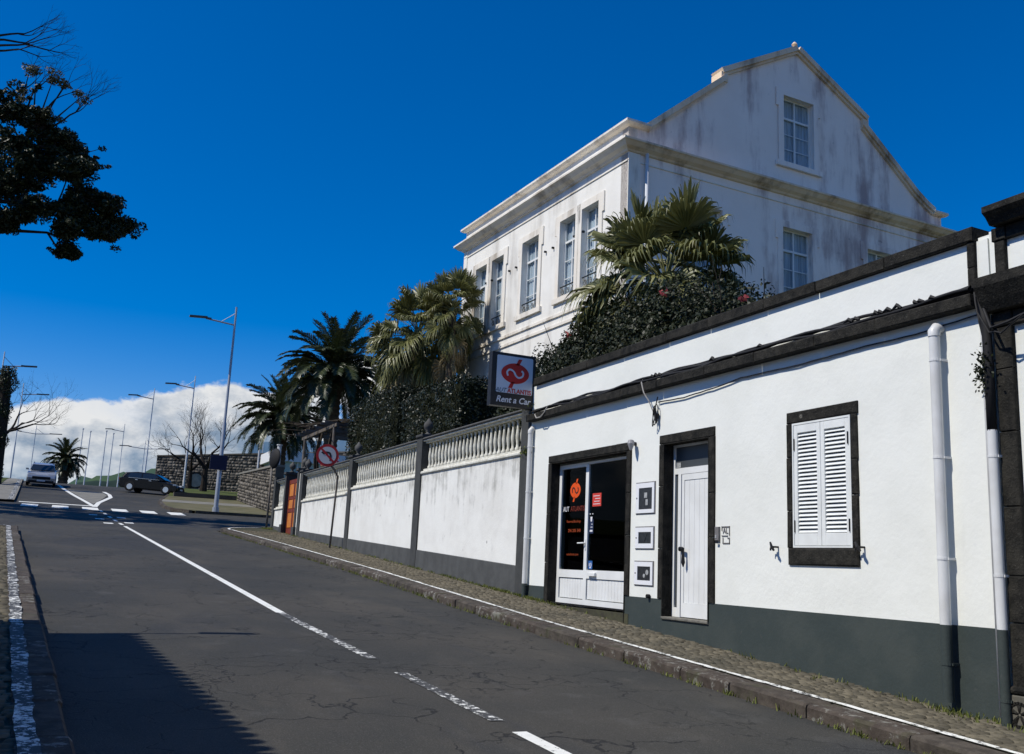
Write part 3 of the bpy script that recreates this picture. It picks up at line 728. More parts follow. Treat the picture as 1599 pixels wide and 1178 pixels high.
# step under the shop front
mb = MB()
V_ = [(7.985, 12.80, -.628), (7.985, 15.49, -.628), (8.2, 15.49, -.628), (8.2, 12.80, -.628)]
mb.add(V_+[(x, y, -1.1) for x, y, z in V_], [(0, 3, 2, 1), (0, 1, 5, 4), (1, 2, 6, 5), (2, 3, 7, 6), (3, 0, 4, 7), (4, 5, 6, 7)]); mb.build('step', 'cobble_joint', shop)
# lettering and emblem on the glass
def emblem(P, s, mat, mat2, parent, name='emblem'):
    ov = [(s*.44*math.cos(t)*(1+.04*math.cos(2*t)), s*.31*math.sin(t)) for t in np.linspace(0, 2*math.pi, 36, endpoint=False)]
    MB().prism(ov, P, 0, .003).prism([(.01*s, .26*s), (.12*s, .26*s), (.22*s, .45*s), (.10*s, .45*s)], P, 0, .003).prism([(-.12*s, -.26*s), (-.01*s, -.26*s), (-.09*s, -.45*s), (-.22*s, -.45*s)], P, 0, .003).build(name, mat, parent)
    P2 = lambda u, v, w: P(u, v, w-.004)
    stroke([(-.24*s, -.09*s), (-.27*s, .02*s), (-.19*s, .105*s), (-.06*s, .06*s), (.02*s, -.06*s), (.12*s, -.115*s), (.24*s, -.06*s), (.26*s, .05*s), (.20*s, .10*s)], .055*s, 6, P2).build('emblem_stroke', mat2, parent)
XG = XS+.022
PG = lambda cy, cz, sx=1: (lambda u, v, w: (XG+w, cy-u*sx, cz+v))
RTX, UPZ = (0, -1, 0), (0, 0, 1)
emblem(PG(14.905, 1.355, .92), .44, 'orange_vinyl', 'black_paint', front)
tb = dict(right=RTX, up=UPZ, parent=front, depth=.001)
text_mesh('AUT', .125, 'white_letter', 'lettering', (XG, 15.22, 1.03), align='CENTER', sx=.9, **tb)
text_mesh('ATLANTIS', .125, 'brand_dim', 'lettering', (XG, 14.80, 1.03), align='CENTER', sx=.9, **tb)
text_mesh('Reservas/Bookings', .066, 'orange_text', 'lettering', (XG, 14.93, .815), align='CENTER', sx=1.02, **tb)
text_mesh('296 205 340', .075, 'orange_text', 'lettering', (XG, 14.90, .655), align='CENTER', sx=1.2, bold=.001, **tb)
text_mesh('autatlantis.com', .058, 'orange_text', 'lettering', (XG, 14.94, .25), align='CENTER', sx=1.2, **tb)
MB().box(XG-.001, XG+.001, 14.00, 14.29, 1.05, 1.27).build('sticker', 'red_sticker', front)
for i in range(4): MB().box(XG-.003, XG-.0015, 14.03+.02*(i % 2), 14.26-.03*(i % 3), 1.085+i*.045, 1.095+i*.045).build('sticker_line', 'white_letter', front)
MB().box(XG-.001, XG+.001, 14.24, 14.37, .60, .84).build('sticker', 'navy_sticker', front)
st = MB()
st.prism([(-.02, .80), (.02, .80), (.035, .88), (-.035, .88)], lambda u, v, w: (XG-.002+w, 14.31-u, v), 0, .001)
for i, zz in enumerate((.63, .70, .75)): st.box(XG-.003, XG-.0015, 14.26, 14.35-.02*i, zz, zz+(.03 if i == 0 else .012))
st.box(XG-.003, XG-.0015, 14.33, 14.37, .92, .935).box(XG-.003, XG-.0015, 14.25, 14.28, .92, .935); st.build('sticker_print', 'white_letter', front)
MB().box(XG-.001, XG+.001, 14.24, 14.37, .01, .15).build('sticker', 'blue_sticker', front)
stroke([(-.025, -.035), (0.01, -.045), (.03, 0), (.015, .035)], .018, 5, lambda u, v, w: (XG-.003+w, 14.305-u, .08+v)).prism([(-.04, .03), (-.02, .03), (-.02, -.02), (-.04, -.02)], lambda u, v, w: (XG-.003+w, 14.305-u, .08+v), 0, .001).build('sticker_print', 'white_letter', front)

# --- entrance door
XD = 8.15
ef = MB()
for y0, y1, z0, z1 in ((11.845, 11.888, -.60, 1.86), (11.69, 11.765, -.60, 1.515), (11.765, 11.845, -.60, -.47), (11.765, 11.845, 1.43, 1.515), (10.81, 11.69, 1.425, 1.515), (10.81, 10.845, -.6, 1.425), (10.81, 11.845, 1.825, 1.86)):
    ef.box(XD, XD+.06, y0, y1, z0, z1)
entry = ef.build('door_frame', 'white_aluminium', shop)
MB().box(XD+.02, XD+.03, 11.765, 11.845, -.47, 1.43).build('side_light', 'grey_panel', entry)
MB().box(XD+.02, XD+.03, 10.812, 11.845, 1.515, 1.825).build('transom_light', 'grey_panel', entry)
MB().box(XD+.012, XD+.015, 11.72, 11.83, 1.525, 1.60).build('number_plate', 'meter_device', entry)
leaf = MB()
for y0, y1, z0, z1 in ((11.615, 11.675, -.592, 1.42), (10.85, 10.90, -.592, 1.42), (10.90, 11.615, 1.335, 1.42), (10.90, 11.615, -.592, -.40)): leaf.box(XD+.004, XD+.05, y0, y1, z0, z1)
lf = leaf.build('door_leaf', 'white_aluminium', shop)
boards(10.90, 11.615, -.40, 1.335, XD+.012, 6, 'white_aluminium', lf, gap=.003)
h = MB().tube([(XD+.004, 11.645, .35), (XD-.05, 11.645, .35)], .033, 10).tube([(XD-.045, 11.645, .35), (XD-.055, 11.60, .36), (XD-.055, 11.555, .35), (XD-.055, 11.55, .30), (XD-.05, 11.55, .16), (XD-.05, 11.55, .10)], [.022, .024, .026, .016, .028, .006], 8)
h.build('door_handle', 'wall_hardware', lf)
MB().cham(7.965, 8.2, 10.80, 11.90, -.64, -.603, .008).build('threshold', 'sill_stone', shop)
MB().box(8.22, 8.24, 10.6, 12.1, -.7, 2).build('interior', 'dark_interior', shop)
# --- meter cupboards in the pier between the doors
for y0, y1, z0, z1, (gy0, gy1, gz0, gz1), kind in ((12.135, 12.633, .875, 1.325, (12.19, 12.551, .93, 1.252), 1), (12.145, 12.63, .355, .535, (12.20, 12.545, .395, .497), 2), (12.149, 12.639, -.182, .152, (12.205, 12.556, -.118, .086), 3)):
    if kind == 2: z0, z1, gz0, gz1 = .352, .66, .422, .592
    MB().box(7.990, 8.01, y0-.016, y1+.016, z0-.016, z1+.016).build('cupboard_rim', 'grey_plastic', shop)
    fr = MB()
    for a, b, c, d in ((y0, y1, z0, gz0), (y0, y1, gz1, z1), (y0, gy0, gz0, gz1), (gy1, y1, gz0, gz1)): fr.box(7.978, 8.0, a, b, c, d)
    cup = fr.build('meter_cupboard', 'meter_frame', shop)
    MB().box(7.986, 7.992, gy0, gy1, gz0, gz1).build('meter_window', 'meter_dark', cup)
    MB().tube([(7.974, y1-.03, (z0+z1)/2), (7.98, y1-.03, (z0+z1)/2)], .012, 8).build('cupboard_lock', 'wall_hardware', cup)
    if kind == 1: MB().box(7.982, 7.987, 12.33, 12.41, 1.10, 1.18).box(7.982, 7.987, 12.31, 12.37, .99, 1.08).build('meter', 'meter_device', cup)
    if kind == 2: MB().obox((7.984, 12.37, (gz0+gz1)/2), (.002, 0, 0), (0, -.05, .075), (0, .012, .01)).build('meter', 'meter_dark', cup)
    if kind == 3: MB().tube([(7.983, 12.30, .0), (7.987, 12.30, .0)], .04, 12).tube([(7.983, 12.38, -.05), (7.987, 12.38, -.05)], .03, 12).build('meter', 'meter_device', cup)
MB().tube([(7.94, 12.23, -.34), (7.99, 12.23, -.34)], .03, 8).build('pipe_stub', 'wall_hardware', shop)
# --- shuttered window
XW = 7.985
wf = MB()
for y0, y1, z0, z1 in ((9.115, 9.136, .37, 1.858), (8.178, 8.20, .37, 1.858), (8.2, 9.115, 1.835, 1.858), (8.2, 9.115, .37, .388)): wf.box(XW-.004, XW+.06, y0, y1, z0, z1)
wf.build('window_frame', 'shutter_paint', shop)
slat_me = None
for y0, y1 in ((8.662, 9.112), (8.203, 8.657)):
    sm = MB()
    for a, b, c, d in ((y0, y0+.062, .392, 1.832), (y1-.062, y1, .392, 1.832), (y0+.062, y1-.062, 1.735, 1.832), (y0+.062, y1-.062, .392, .535)): sm.cham(XW, XW+.04, a, b, c, d, .004)
    sh = sm.build('shutter', 'shutter_paint', shop)
    a, b = y0+.060, y1-.060; n = 25; pz = (1.735-.535)/n
    sl = MB().obox((0, 0, 0), (-.013, 0, -.0165), (0, (b-a)/2, 0), (.003, 0, -.0025))
    me = sl.mesh('slat')
    for i in range(n): link('slat', me, 'shutter_paint', sh, Vector((XW+.022, (a+b)/2, .535+pz*(i+.5)))-world_loc(sh))
    hy = y1-.012 if y0 > 8.5 else y0+.012
    for zz in (.62, 1.6): MB().tube([(XW-.008, hy, zz-.07), (XW-.008, hy, zz+.07)], .008, 6).build('hinge', 'wall_hardware', sh)
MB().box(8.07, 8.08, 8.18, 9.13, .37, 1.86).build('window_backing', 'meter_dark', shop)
mk = MB()
for k in range(4):
    a = k*math.pi/4; mk.obox((7.969, 8.96, 1.93), (.002, 0, 0), (0, .028*math.cos(a), .028*math.sin(a)), (0, -.004*math.sin(a), .004*math.cos(a)))
mk.build('carved_mark', 'sill_stone', shop)
for yy in (9.42, 8.02):
    hk = MB().tube([(8.0, yy, .375), (7.90, yy, .375)], .012, 6).tube([(7.90, yy-.035, .33), (7.895, yy, .375), (7.90, yy+.03, .43)], [.014, .02, .012], 6).tube([(7.93, yy+.0, .37), (7.93, yy+.06, .36), (7.93, yy+.06, .33)], .011, 6)
    hk.build('shutter_holdback', 'wall_hardware', shop)
# --- downpipes
def pipe(x, y, r, z0, z1, split, name='downpipe', elbow=True, mats=('white_pvc', 'plinth_paint')):
    b = world_loc(shop)
    up = MB().tube([(x, y, split), (x, y, z1)], r, 14, cap=False)
    if elbow: up.tube([(x, y, z1), (x, y, z1+.05), (x+.03, y, z1+.09), (x+.12, y, z1+.10)], [r*1.12, r*1.15, r*1.1, r], 14, cap=False)
    p = up.build(name, mats[0], shop, smooth=True)
    if split > z0: MB().tube([(x, y, z0), (x, y, split)], r*.999, 14, cap=False).build('painted_length', mats[1], p, smooth=True)
    for zz in frange(z0+.35, z1-.25, .95):
        MB().tube([(x, y, zz-.012), (x, y, zz+.012)], r*1.09, 14).box(x, 8.0, y-r*1.25, y-r*1.02, zz-.012, zz+.012).build('pipe_clip', mats[0] if zz > split else mats[1], p)
    return p
pipe(7.90, 6.90, .054, -1.08, 2.50, -.365)
pipe(7.91, 6.285, .046, base_z(6.3)-.1, 1.47, -.365, elbow=False)
MB().tube([(7.91, 6.285, 1.46), (7.91, 6.285, 2.1), (7.92, 6.30, 2.5), (7.94, 6.36, 2.80)], .046, 12).build('old_pipe', 'black_rubber', shop, smooth=True)
MB().tube([(7.965, 6.385, -1.3), (7.965, 6.385, 2.55), (7.965, 6.40, 2.68)], .016, 8).build('conduit', 'white_pvc', shop, smooth=True)
pipe(7.93, 16.30, .050, base_z(16.3)-.1, 2.48, -.30)
mb = MB().box(8.25, 9.95, 6.3, 16.4, 2.95, 3.05); mb.build('roof', 'concrete_rail', shop)
# small things on the wall
sp = thing('wall_spotlight', 'small grey spotlight on a bracket beside the shop door lintel', 'lamp', (8, 12.70, 1.94))
MB().tube([(8, 12.70, 1.95), (7.93, 12.70, 1.95)], .03, 8).build('bracket', 'wall_hardware', sp)
MB().tube([(7.90, 12.68, 1.98), (7.885, 12.66, 1.93), (7.88, 12.65, 1.84)], [.05, .052, .02], 10).build('lamp_head', 'spot_lamp', sp)
ic = thing('intercom', 'grey door intercom panel beside the white entrance door', 'intercom', (8, 10.60, .55))
MB().cham(7.965, 8.0, 10.565, 10.65, .455, .64, .008).build('panel', 'grey_plastic', ic)
MB().box(7.958, 7.966, 10.575, 10.625, .42, .455).build('speaker_slot', 'wall_hardware', ic)
MB().box(7.960, 7.966, 10.60, 10.63, .49, .53).build('button', 'meter_device', ic)
pl = thing('wall_plaque', 'clear wall plaque with the letters AL beside the intercom', 'plaque', (8, 10.44, .55))
fr = MB()
for a, b, c, d in ((10.36, 10.53, .632, .645), (10.36, 10.372, .52, .645), (10.40, 10.53, .515, .525), (10.518, 10.53, .585, .645), (10.36, 10.51, .418, .43), (10.36, 10.372, .418, .48), (10.36, 10.41, .487, .497), (10.495, 10.507, .418, .497)): fr.box(7.990, 7.998, a, b, c, d)
fr.build('plaque_outline', 'grey_plastic', pl)
text_mesh('AL', .12, 'grey_plastic', 'lettering', (7.993, 10.448, .585), RTX, UPZ, pl, sx=.8)
# overhead cables lying on the cornice
def cable(pts, r, mat, name, label, wig=.0):
    P = []
    for (a, b) in zip(pts, pts[1:]):
        a, b = Vector(a), Vector(b); n = max(2, int((b-a).length/.12))
        for i in range(n): P.append(a.lerp(b, i/n)+Vector((random.uniform(-wig, wig), 0, random.uniform(-wig, wig))))
    P.append(Vector(pts[-1])); o = MB().tube(P, r, 6).build(name, mat)
    tag(o, label, 'cable'); return o
yy_ = frange(6.45, 16.25, .7)
bundle = thing('cable_bundle', 'thick black cable bundle lying along the shop cornice', 'cable', (7.93, 11, 2.87))
for k in range(4):
    P = [(7.89+.022*k, y, 2.872+.016*(k % 2)+.01*k+.02*math.sin(y*2.1+k)+.012*math.sin(y*5+k*2)) for y in frange(6.45, 16.2, .18)]
    MB().tube(P, .019, 6, cap=False).build('cable_strand', 'cable_black', bundle, smooth=True)
for y in (6.9, 7.05, 7.12, 7.35, 7.48, 7.6, 7.66, 7.95, 8.05, 9.6, 10.6, 11.9, 12.0, 12.1):
    d = random.uniform(-.04, .04); MB().tube([(7.885, y-.05, 2.895), (7.88, y, 2.915+random.uniform(0, .02)), (7.885, y+.05+d, 2.905)], [.016, .026, .010], 5).build('cable_joint', 'cable_black', bundle)
cable([(7.97, 12.05, 2.52), (7.975, 11.4, 2.50), (7.975, 10.6, 2.54), (7.975, 10.1, 2.585), (7.975, 9.0, 2.57), (7.975, 7.9, 2.60), (7.975, 7.2, 2.595), (7.97, 6.42, 2.64)], .009, 'cable_black', 'wall_cable', 'thin dark cable sagging along the white wall under the cornice', .003)
cable([(7.86, 12.35, 2.86), (7.85, 12.27, 2.68), (7.90, 12.2, 2.55), (7.96, 12.16, 2.38), (7.96, 12.11, 2.30)], .010, 'cable_pale', 'loose_cable', 'pale loose cable hanging from the cornice over the entrance door', .004)
cable([(7.98, 16.05, 2.90), (7.85, 16.0, 2.80), (7.84, 15.9, 2.72), (7.84, 15.75, 2.72), (7.85, 15.6, 2.80), (7.88, 15.55, 2.90)], .011, 'cable_pale', 'loose_cable', 'pale cable looping below the hanging shop sign', .003)
cl = MB()
for k in range(5):
    P = [(7.955-.01*k, 12.08+.05*math.sin(t+k)*(1-.3*k/5), 2.36+.13*math.cos(t)-.02*k) for t in np.linspace(0, 6.1, 16)]
    cl.tube(P, .007, 5)
cl.tube([(7.96, 12.05, 2.6), (7.955, 12.10, 2.45), (7.95, 12.06, 2.28)], .009, 5).box(7.94, 7.985, 12.04, 12.10, 2.27, 2.34)
tag(cl.build('cable_coil', 'cable_black'), 'small tangled coil of black wire hanging on the wall above the doors', 'cable')
# ivy clump on the old pipe
P = rng.normal(0, 1, (260, 3))*np.array([.035, .05, .10])+np.array([7.88, 6.33, 2.05])
V, Q = leaves(P, rng.normal(0, 1, (260, 3)), .045)
tag(np_mesh('wall_weed', V, Q, 'bush_leaf'), 'dark weed clump growing on the old black downpipe', 'plant')

# ---------------------------------------------------------------- projecting shop sign
sg = thing('shop_sign', 'black framed lightbox sign with red emblem projecting from the shop wall', 'sign', (7.6, 16.42, 2.96))
SX0, SX1, SY, SZ0, SZ1 = 7.105, 8.02, 16.40, 2.965, 3.995
MB().box(SX0, SX1, SY, SY+.16, SZ0, SZ1).build('case', 'black_paint', sg)
def rrect(x0, x1, z0, z1, r):
    o = []
    for cx, cz, a0 in ((x1-r, z1-r, 0), (x0+r, z1-r, 90), (x0+r, z0+r, 180), (x1-r, z0+r, 270)):
        for k in range(5): o.append((cx+r*math.cos(R(a0+k*22.5)), cz+r*math.sin(R(a0+k*22.5))))
    return o
PS = lambda u, v, w: (u, SY-.006+w, v)
MB().prism(rrect(SX0+.10, SX1-.055, SZ0+.255, SZ1-.055, .03), PS, 0, .005).build('face_panel', 'sign_face', sg)
ecx, ecz = (SX0+SX1)/2+.03, 3.61
PE = lambda u, v, w: (ecx+u, SY-.010+w, ecz+v)
emblem(PE, .64, 'sign_red', 'sign_face', sg)
tb = dict(right=(1, 0, 0), up=(0, 0, 1), parent=sg, depth=.002)
text_mesh('AUT', .12, 'sign_blue', 'lettering', (ecx-.295, SY-.009, 3.265), shear=.35, sx=.95, **tb)
text_mesh('ATLANTIS', .12, 'sign_red', 'lettering', (ecx+.10, SY-.009, 3.265), bold=.003, sx=.92, **tb)
text_mesh('Rent a Car', .165, 'white_letter', 'lettering', (ecx-.02, SY-.003, 3.09), shear=.25, bold=.003, sx=.98, **tb)
MB().box(7.98, 8.06, SY+.05, SY+.11, 2.9, 3.4).box(8.0, 8.06, SY+.0, SY+.16, 3.02, 3.12).build('bracket', 'black_paint', sg)

# ---------------------------------------------------------------- neighbouring building at the right edge
nb = thing('neighbour_building', 'white building with dark stone pilaster and heavy cornice at right edge', 'building', (8, 5, -1.3))
MB().box(8.012, 9.5, -6, 6.29, -2.6, 3.46).build('wall', 'shop_plaster', nb)
MB().box(8.022, 9.0, 6.29, 6.425, 2.86, 3.44).build('upper_return', 'shop_plaster', nb)
zc = [-.86, -.30, .12, .75, 1.45, 2.05, 2.46]
for a, b in zip(zc, zc[1:]): MB().cham(7.955, 8.012, 6.065, 6.25, a+.003, b-.003, .008, .002).build('pilaster_stone', 'basalt', nb)
MB().cham(7.94, 8.012, 6.045, 6.265, 2.465, 2.60, .008).build('capital', 'basalt', nb)
for y0, y1 in ((-6, 3), (3, 6.04)): MB().cham(7.955, 8.012, y0, y1, 2.465, 2.60, .008).build('frieze_stone', 'basalt', nb)
prof = [(8.012, 2.61), (7.86, 2.61), (7.80, 2.70), (7.77, 2.76), (7.735, 2.83), (7.735, 2.925), (8.012, 2.97)]
mb = MB(); mb.prism(prof, lambda u, v, w: (u, w, v), -6, 6.275); mb.build('cornice', 'basalt', nb)
for y0, y1, x0 in ((6.095, 6.205, 7.965),): MB().cham(x0, 8.012, y0, y1, 2.975, 3.32, .006).build('pilaster_stone', 'basalt', nb)
MB().cham(7.95, 8.012, 6.07, 6.22, 3.325, 3.455, .006).build('capital', 'basalt', nb)
MB().cham(7.962, 8.012, -6, 6.065, 3.325, 3.455, .006).build('frieze_stone', 'basalt', nb)
prof = [(8.012, 3.46), (7.87, 3.46), (7.82, 3.53), (7.77, 3.57), (7.77, 3.63), (8.012, 3.68), (9.5, 3.68), (9.5, 3.46)]
mb = MB(); mb.prism(prof, lambda u, v, w: (u, w, v), -6, 6.17); mb.build('top_cornice', 'basalt', nb)
mb = MB().tube([(7.95, 6.0, -.885), (7.95, 6.28, -.885)], .035, 8); mb.build('base_moulding', 'basalt', nb)
MB().cham(7.93, 8.012, 5.9, 6.29, -1.5, -.925, .012).build('pedestal_block', 'rosette', nb)
ro = MB(); oc = (7.927, 6.17, -1.09); rr_ = .10
for k in range(20):
    a, b = 2*math.pi*k/20, 2*math.pi*(k+1)/20
    ro.obox((oc[0], oc[1]+rr_*math.cos((a+b)/2), oc[2]+rr_*math.sin((a+b)/2)), (.006, 0, 0), (0, -.019*math.sin(a), .019*math.cos(a)), (0, .010*math.cos(a), .010*math.sin(a)))
for k in range(5):
    a = R(90+72*k); c_, s_ = math.cos(a), math.sin(a)
    ro.add([(oc[0]-.012, oc[1]+.045*c_, oc[2]+.045*s_), (oc[0]+.003, oc[1]+.01*c_-.03*s_*.3, oc[2]+.01*s_+.03*c_*.3), (oc[0]+.003, oc[1]+.10*c_-.03*s_, oc[2]+.10*s_+.03*c_), (oc[0]+.003, oc[1]+.10*c_+.03*s_, oc[2]+.10*s_-.03*c_), (oc[0]+.003, oc[1]+.01*c_+.03*s_*.3, oc[2]+.01*s_-.03*c_*.3)], [(0, 1, 2), (0, 2, 3), (0, 3, 4), (0, 4, 1)])
ro.build('carved_rosette', 'basalt', nb)
cable([(7.86, 6.3, 2.72), (7.80, 6.15, 2.42), (7.78, 5.95, 2.44), (7.8, 5.7, 2.5), (7.85, 5.2, 2.55)], .014, 'cable_black', 'street_cable', 'black cable crossing the stone pilaster of the neighbouring building', .006)
cable([(7.90, 6.40, 2.85), (7.84, 6.33, 2.62), (7.83, 6.2, 2.40), (7.80, 6.05, 2.36), (7.78, 5.8, 2.47)], .010, 'cable_black', 'drooping_cable', 'thin black cable drooping between the shop cornice and the pilaster', .008)
cable([(7.95, 6.42, 2.84), (7.90, 6.36, 2.55), (7.93, 6.33, 2.25)], .012, 'cable_black', 'hanging_cable', 'short black cable hanging behind the old downpipe', .01)

# ---------------------------------------------------------------- garden wall with balustrade
gw = thing('garden_wall', 'stained white garden wall with balustrade on top and grey piers', 'wall', (8, 28, 0))
piers = [(16.45, 16.85), (22.55, 22.95), (28.8, 29.15), (35.35, 35.75)]
bays = [(16.85, 22.55), (22.95, 28.8), (29.15, 35.35), (38.35, 40.1)]
def plz(y): return zr(y)+.105+float(np.interp(y, [16, 23, 29, 36, 40], [.56, .44, .34, .22, .18]))
ZC = 3.03
Z_w = {0: 2.12, 1: 2.05, 2: 1.93, 3: 1.80}
bal_prof = [(.055, 0), (.055, .07), (.035, .09), (.030, .16), (.045, .26), (.050, .33), (.036, .45), (.026, .55), (.030, .60), (.040, .62), (.040, .66)]
for i, (a, b) in enumerate(bays):
    zt = Z_w[i]; n = 6
    mb = MB()
    mb.box(8.03, 8.33, a, b, -1.2, zt); mb.build('wall_panel', 'weathered_limewash', gw)
    mb = MB(); ys_ = frange(a, b, 1)
    for p, q in zip(ys_, ys_[1:]):
        mb.add([(8.0, p, -1.5), (8.0, q, -1.5), (8.0, q, plz(q)), (8.0, p, plz(p)), (8.031, q, plz(q)+.012), (8.031, p, plz(p)+.012)], [(0, 1, 2, 3), (3, 2, 4, 5)])
    mb.build('base_band', 'garden_plinth', gw)
    MB().cham(7.985, 8.36, a, b, zt, zt+.075, .02).build('base_rail', 'baluster_paint', gw)
    MB().box(8.06, 8.30, a, b, zt+.075, zt+.135).build('rail_course', 'baluster_paint', gw)
    zb = zt+.135; ztop = ZC-.13; hgt = ztop-zb; nb_ = int((b-a)/.215); s = hgt/.66
    me = MB().lathe([(r, z*s) for r, z in bal_prof], n=8).mesh('baluster', smooth=True); fix_normals(me)
    for k in range(nb_):
        link('baluster', me, 'baluster_paint', gw, Vector((8.18, a+(b-a)*(k+.5)/nb_, zb))-gw.location)
    MB().box(8.08, 8.28, a, b, ztop, ztop+.04).build('rail_course', 'baluster_paint', gw)
    MB().cham(8.02, 8.34, a, b, ztop+.04, ztop+.075, .01).build('rail_course', 'baluster_paint', gw)
    MB().cham(7.985, 8.37, a, b, ztop+.075, ZC, .02).build('hand_rail', 'concrete_rail', gw)
fin = [(.10, 0), (.10, .03), (.05, .06), (.045, .10), (.11, .17), (.125, .24), (.11, .31), (.05, .37), (.03, .42), (.0, .44)]
for i, (a, b) in enumerate(piers):
    MB().box(7.99, 8.40, a, b, -1.5, ZC+.02).build('pier', 'pier_paint', gw)
    MB().cham(7.95, 8.44, a-.03, b+.03, ZC+.02, ZC+.10, .02).build('pier_cap', 'pier_paint', gw)
    if i: MB().lathe(fin, (8.2, (a+b)/2, ZC+.10), 12).build('finial', 'concrete_rail', gw, smooth=True)
for k, (yy, zz, n_) in enumerate(((16.5, 2.15, 160), (16.55, 3.05, 130))):
    P = rng.normal(0, 1, (n_, 3))*np.array([.05, .12, .04])+np.array([7.97, yy, zz]); V, Q = leaves(P, rng.normal(0, 1, (n_, 3)), .05)
    tag(np_mesh('moss_tuft', V, Q, 'weed_leaf'), ['green weed tuft growing halfway up the end pier', 'green weed tuft growing under the projecting sign'][k], 'plant')
# gateway
for a, b in ((35.9, 36.15), (38.05, 38.3)):
    MB().box(7.96, 8.42, a, b, -1.5, ZC+.1).build('gate_pier', 'pier_paint', gw)
    MB().cham(7.90, 8.48, a-.05, b+.05, ZC+.1, ZC+.2, .02).build('pier_cap', 'pier_paint', gw)
    MB().lathe(fin, (8.19, (a+b)/2, ZC+.2), 12).build('finial', 'concrete_rail', gw, smooth=True)
    MB().box(7.9, 8.0, a-.06, b+.06, -1, zr(a)+.45).build('pier_foot', 'pier_paint', gw)
MB().box(8.0, 8.40, 35.75, 35.9, -1, ZC).build('wall_panel', 'weathered_limewash', gw)
MB().box(7.97, 8.40, 40.1, 40.45, -1.0, ZC+.12).build('pier', 'pier_paint', gw)
gt = thing('garden_gate', 'narrow orange and red wooden gate in the garden wall', 'gate', (8.2, 37.1, zr(37)))
zg0 = zr(37)+.12
for y0, y1 in ((36.17, 37.08), (37.12, 38.03)):
    lf = MB()
    for a, b, c, d in ((y0, y0+.1, zg0, 2.9), (y1-.1, y1, zg0, 2.9), (y0+.1, y1-.1, zg0, zg0+.25), (y0+.1, y1-.1, zg0+.85, zg0+.98), (y0+.1, y1-.1, zg0+1.35, zg0+1.45), (y0+.1, y1-.1, 2.75, 2.9)): lf.box(8.10, 8.16, a, b, c, d)
    L_ = lf.build('gate_leaf', 'gate_red', gt)
    for c, d in ((zg0+.25, zg0+.85), (zg0+.98, zg0+1.35), (zg0+1.45, 2.75)): MB().cham(8.105, 8.15, y0+.1, y1-.1, c, d, .03).build('gate_panel', 'gate_orange', L_)

# ---------------------------------------------------------------- traffic signs and mirror
ts = thing('traffic_sign', 'round red and white no left turn sign on a leaning rusty pole', 'sign', (7.62, 29.3, zr(29.3)+.12))
zb = zr(29.3)+.12
tp = [(7.62, 29.3, zb-.05), (7.68, 29.3, zb+1.75), (7.69, 29.3, zb+2.18), (7.57, 29.28, zb+2.38), (7.42, 29.27, zb+2.52)]
MB().tube(tp, .032, 10).build('pole', 'rusty_pole', ts, smooth=True)
tc_ = Vector((7.30, 29.22, zb+2.80)); nrm = Vector((-.18, -1, 0)).normalized(); rt_ = Vector((-nrm.y, nrm.x, 0)); 
def PT(off): return lambda u, v, w: tuple(tc_+rt_*u+Vector((0, 0, v))+nrm*(off-w))
circ = lambda r, n=28: [(r*math.cos(2*math.pi*k/n), r*math.sin(2*math.pi*k/n)) for k in range(n)]
MB().prism(circ(.345), PT(0), 0, .02).build('disc', 'traffic_red', ts)
MB().prism(circ(.265), PT(.004), 0, .003).build('sign_field', 'traffic_white', ts)
ar = stroke([(.10, -.17), (.10, -.02), (.06, .07), (-.03, .085), (-.10, .08)], .062, 6, PT(.008)); ar.prism([(-.09, .155), (-.20, .075), (-.09, .0)], PT(.008), 0, .003)
ar.build('arrow', 'black_paint', ts)
s_ = .19; MB().prism([(-s_-.022, s_-.022), (-s_+.022, s_+.022), (s_+.022, -s_+.022), (s_-.022, -s_-.022)], PT(.012), 0, .003).build('slash', 'traffic_red', ts)
mr = thing('traffic_mirror', 'round traffic mirror seen from behind on a pole at the corner', 'mirror', (7.85, 40.6, zr(40.6)+.13))
MB().tube([(7.85, 40.6, zr(40.6)), (7.85, 40.6, 3.6)], .045, 10).build('pole', 'rusty_pole', mr, smooth=True)
mc = Vector((7.9, 40.45, 3.95)); dn = Vector((.93, .30, -.05)).normalized(); a1 = dn.orthogonal().normalized(); a2 = dn.cross(a1)
mm_ = MB(); rp = [(.02, -.13), (.22, -.11), (.36, -.05), (.42, 0), (.42, .03), (.38, .03), (.2, .05), (.02, .06)]; k0 = len(mm_.v); n = 24
for r, d in rp:
    for j in range(n): t = 2*math.pi*j/n; mm_.v.append(tuple(mc+dn*d+(a1*math.cos(t)+a2*math.sin(t))*r))
for i in range(len(rp)-1):
    for j in range(n): a = i*n+j; b = i*n+(j+1) % n; mm_.f.append((a, b, b+n, a+n))
mm_.build('mirror_shell', 'black_rubber', mr, smooth=True)
MB().tube([(7.85, 40.6, 3.5), tuple(mc-dn*.1)], .03, 8).build('arm', 'rusty_pole', mr)

# ---------------------------------------------------------------- big house
HA = R(-2.507); hA = Vector((math.sin(HA), math.cos(HA), 0)); hB = Vector((math.cos(HA), -math.sin(HA), 0)); hC = Vector((14.0, 22.978, 0))
def PFr(u, v, w): return tuple(hC+hA*u+hB*w+Vector((0, 0, v)))         # front: u along the facade, w inwards
def PGa(u, v, w): return tuple(hC+hB*u+hA*w+Vector((0, 0, v)))         # gable end
HL, HW, HZ0 = 11.48, 13.62, 1.9
house = thing('white_house', 'large weathered white house with stepped gable and parapet above the garden', 'house', (hC.x, hC.y, HZ0))
FW_ = [(9.29, 10.23), (7.88, 8.84), (5.26, 6.44), (2.85, 3.83), (1.49, 2.47)]
fo = [(a, b, 8.57, 11.17) for a, b in FW_]+[(a, b, 4.1, 6.62) for a, b in FW_]
GW_ = [(2.18, 3.53), (6.0, 7.27), (9.78, 11.1)]
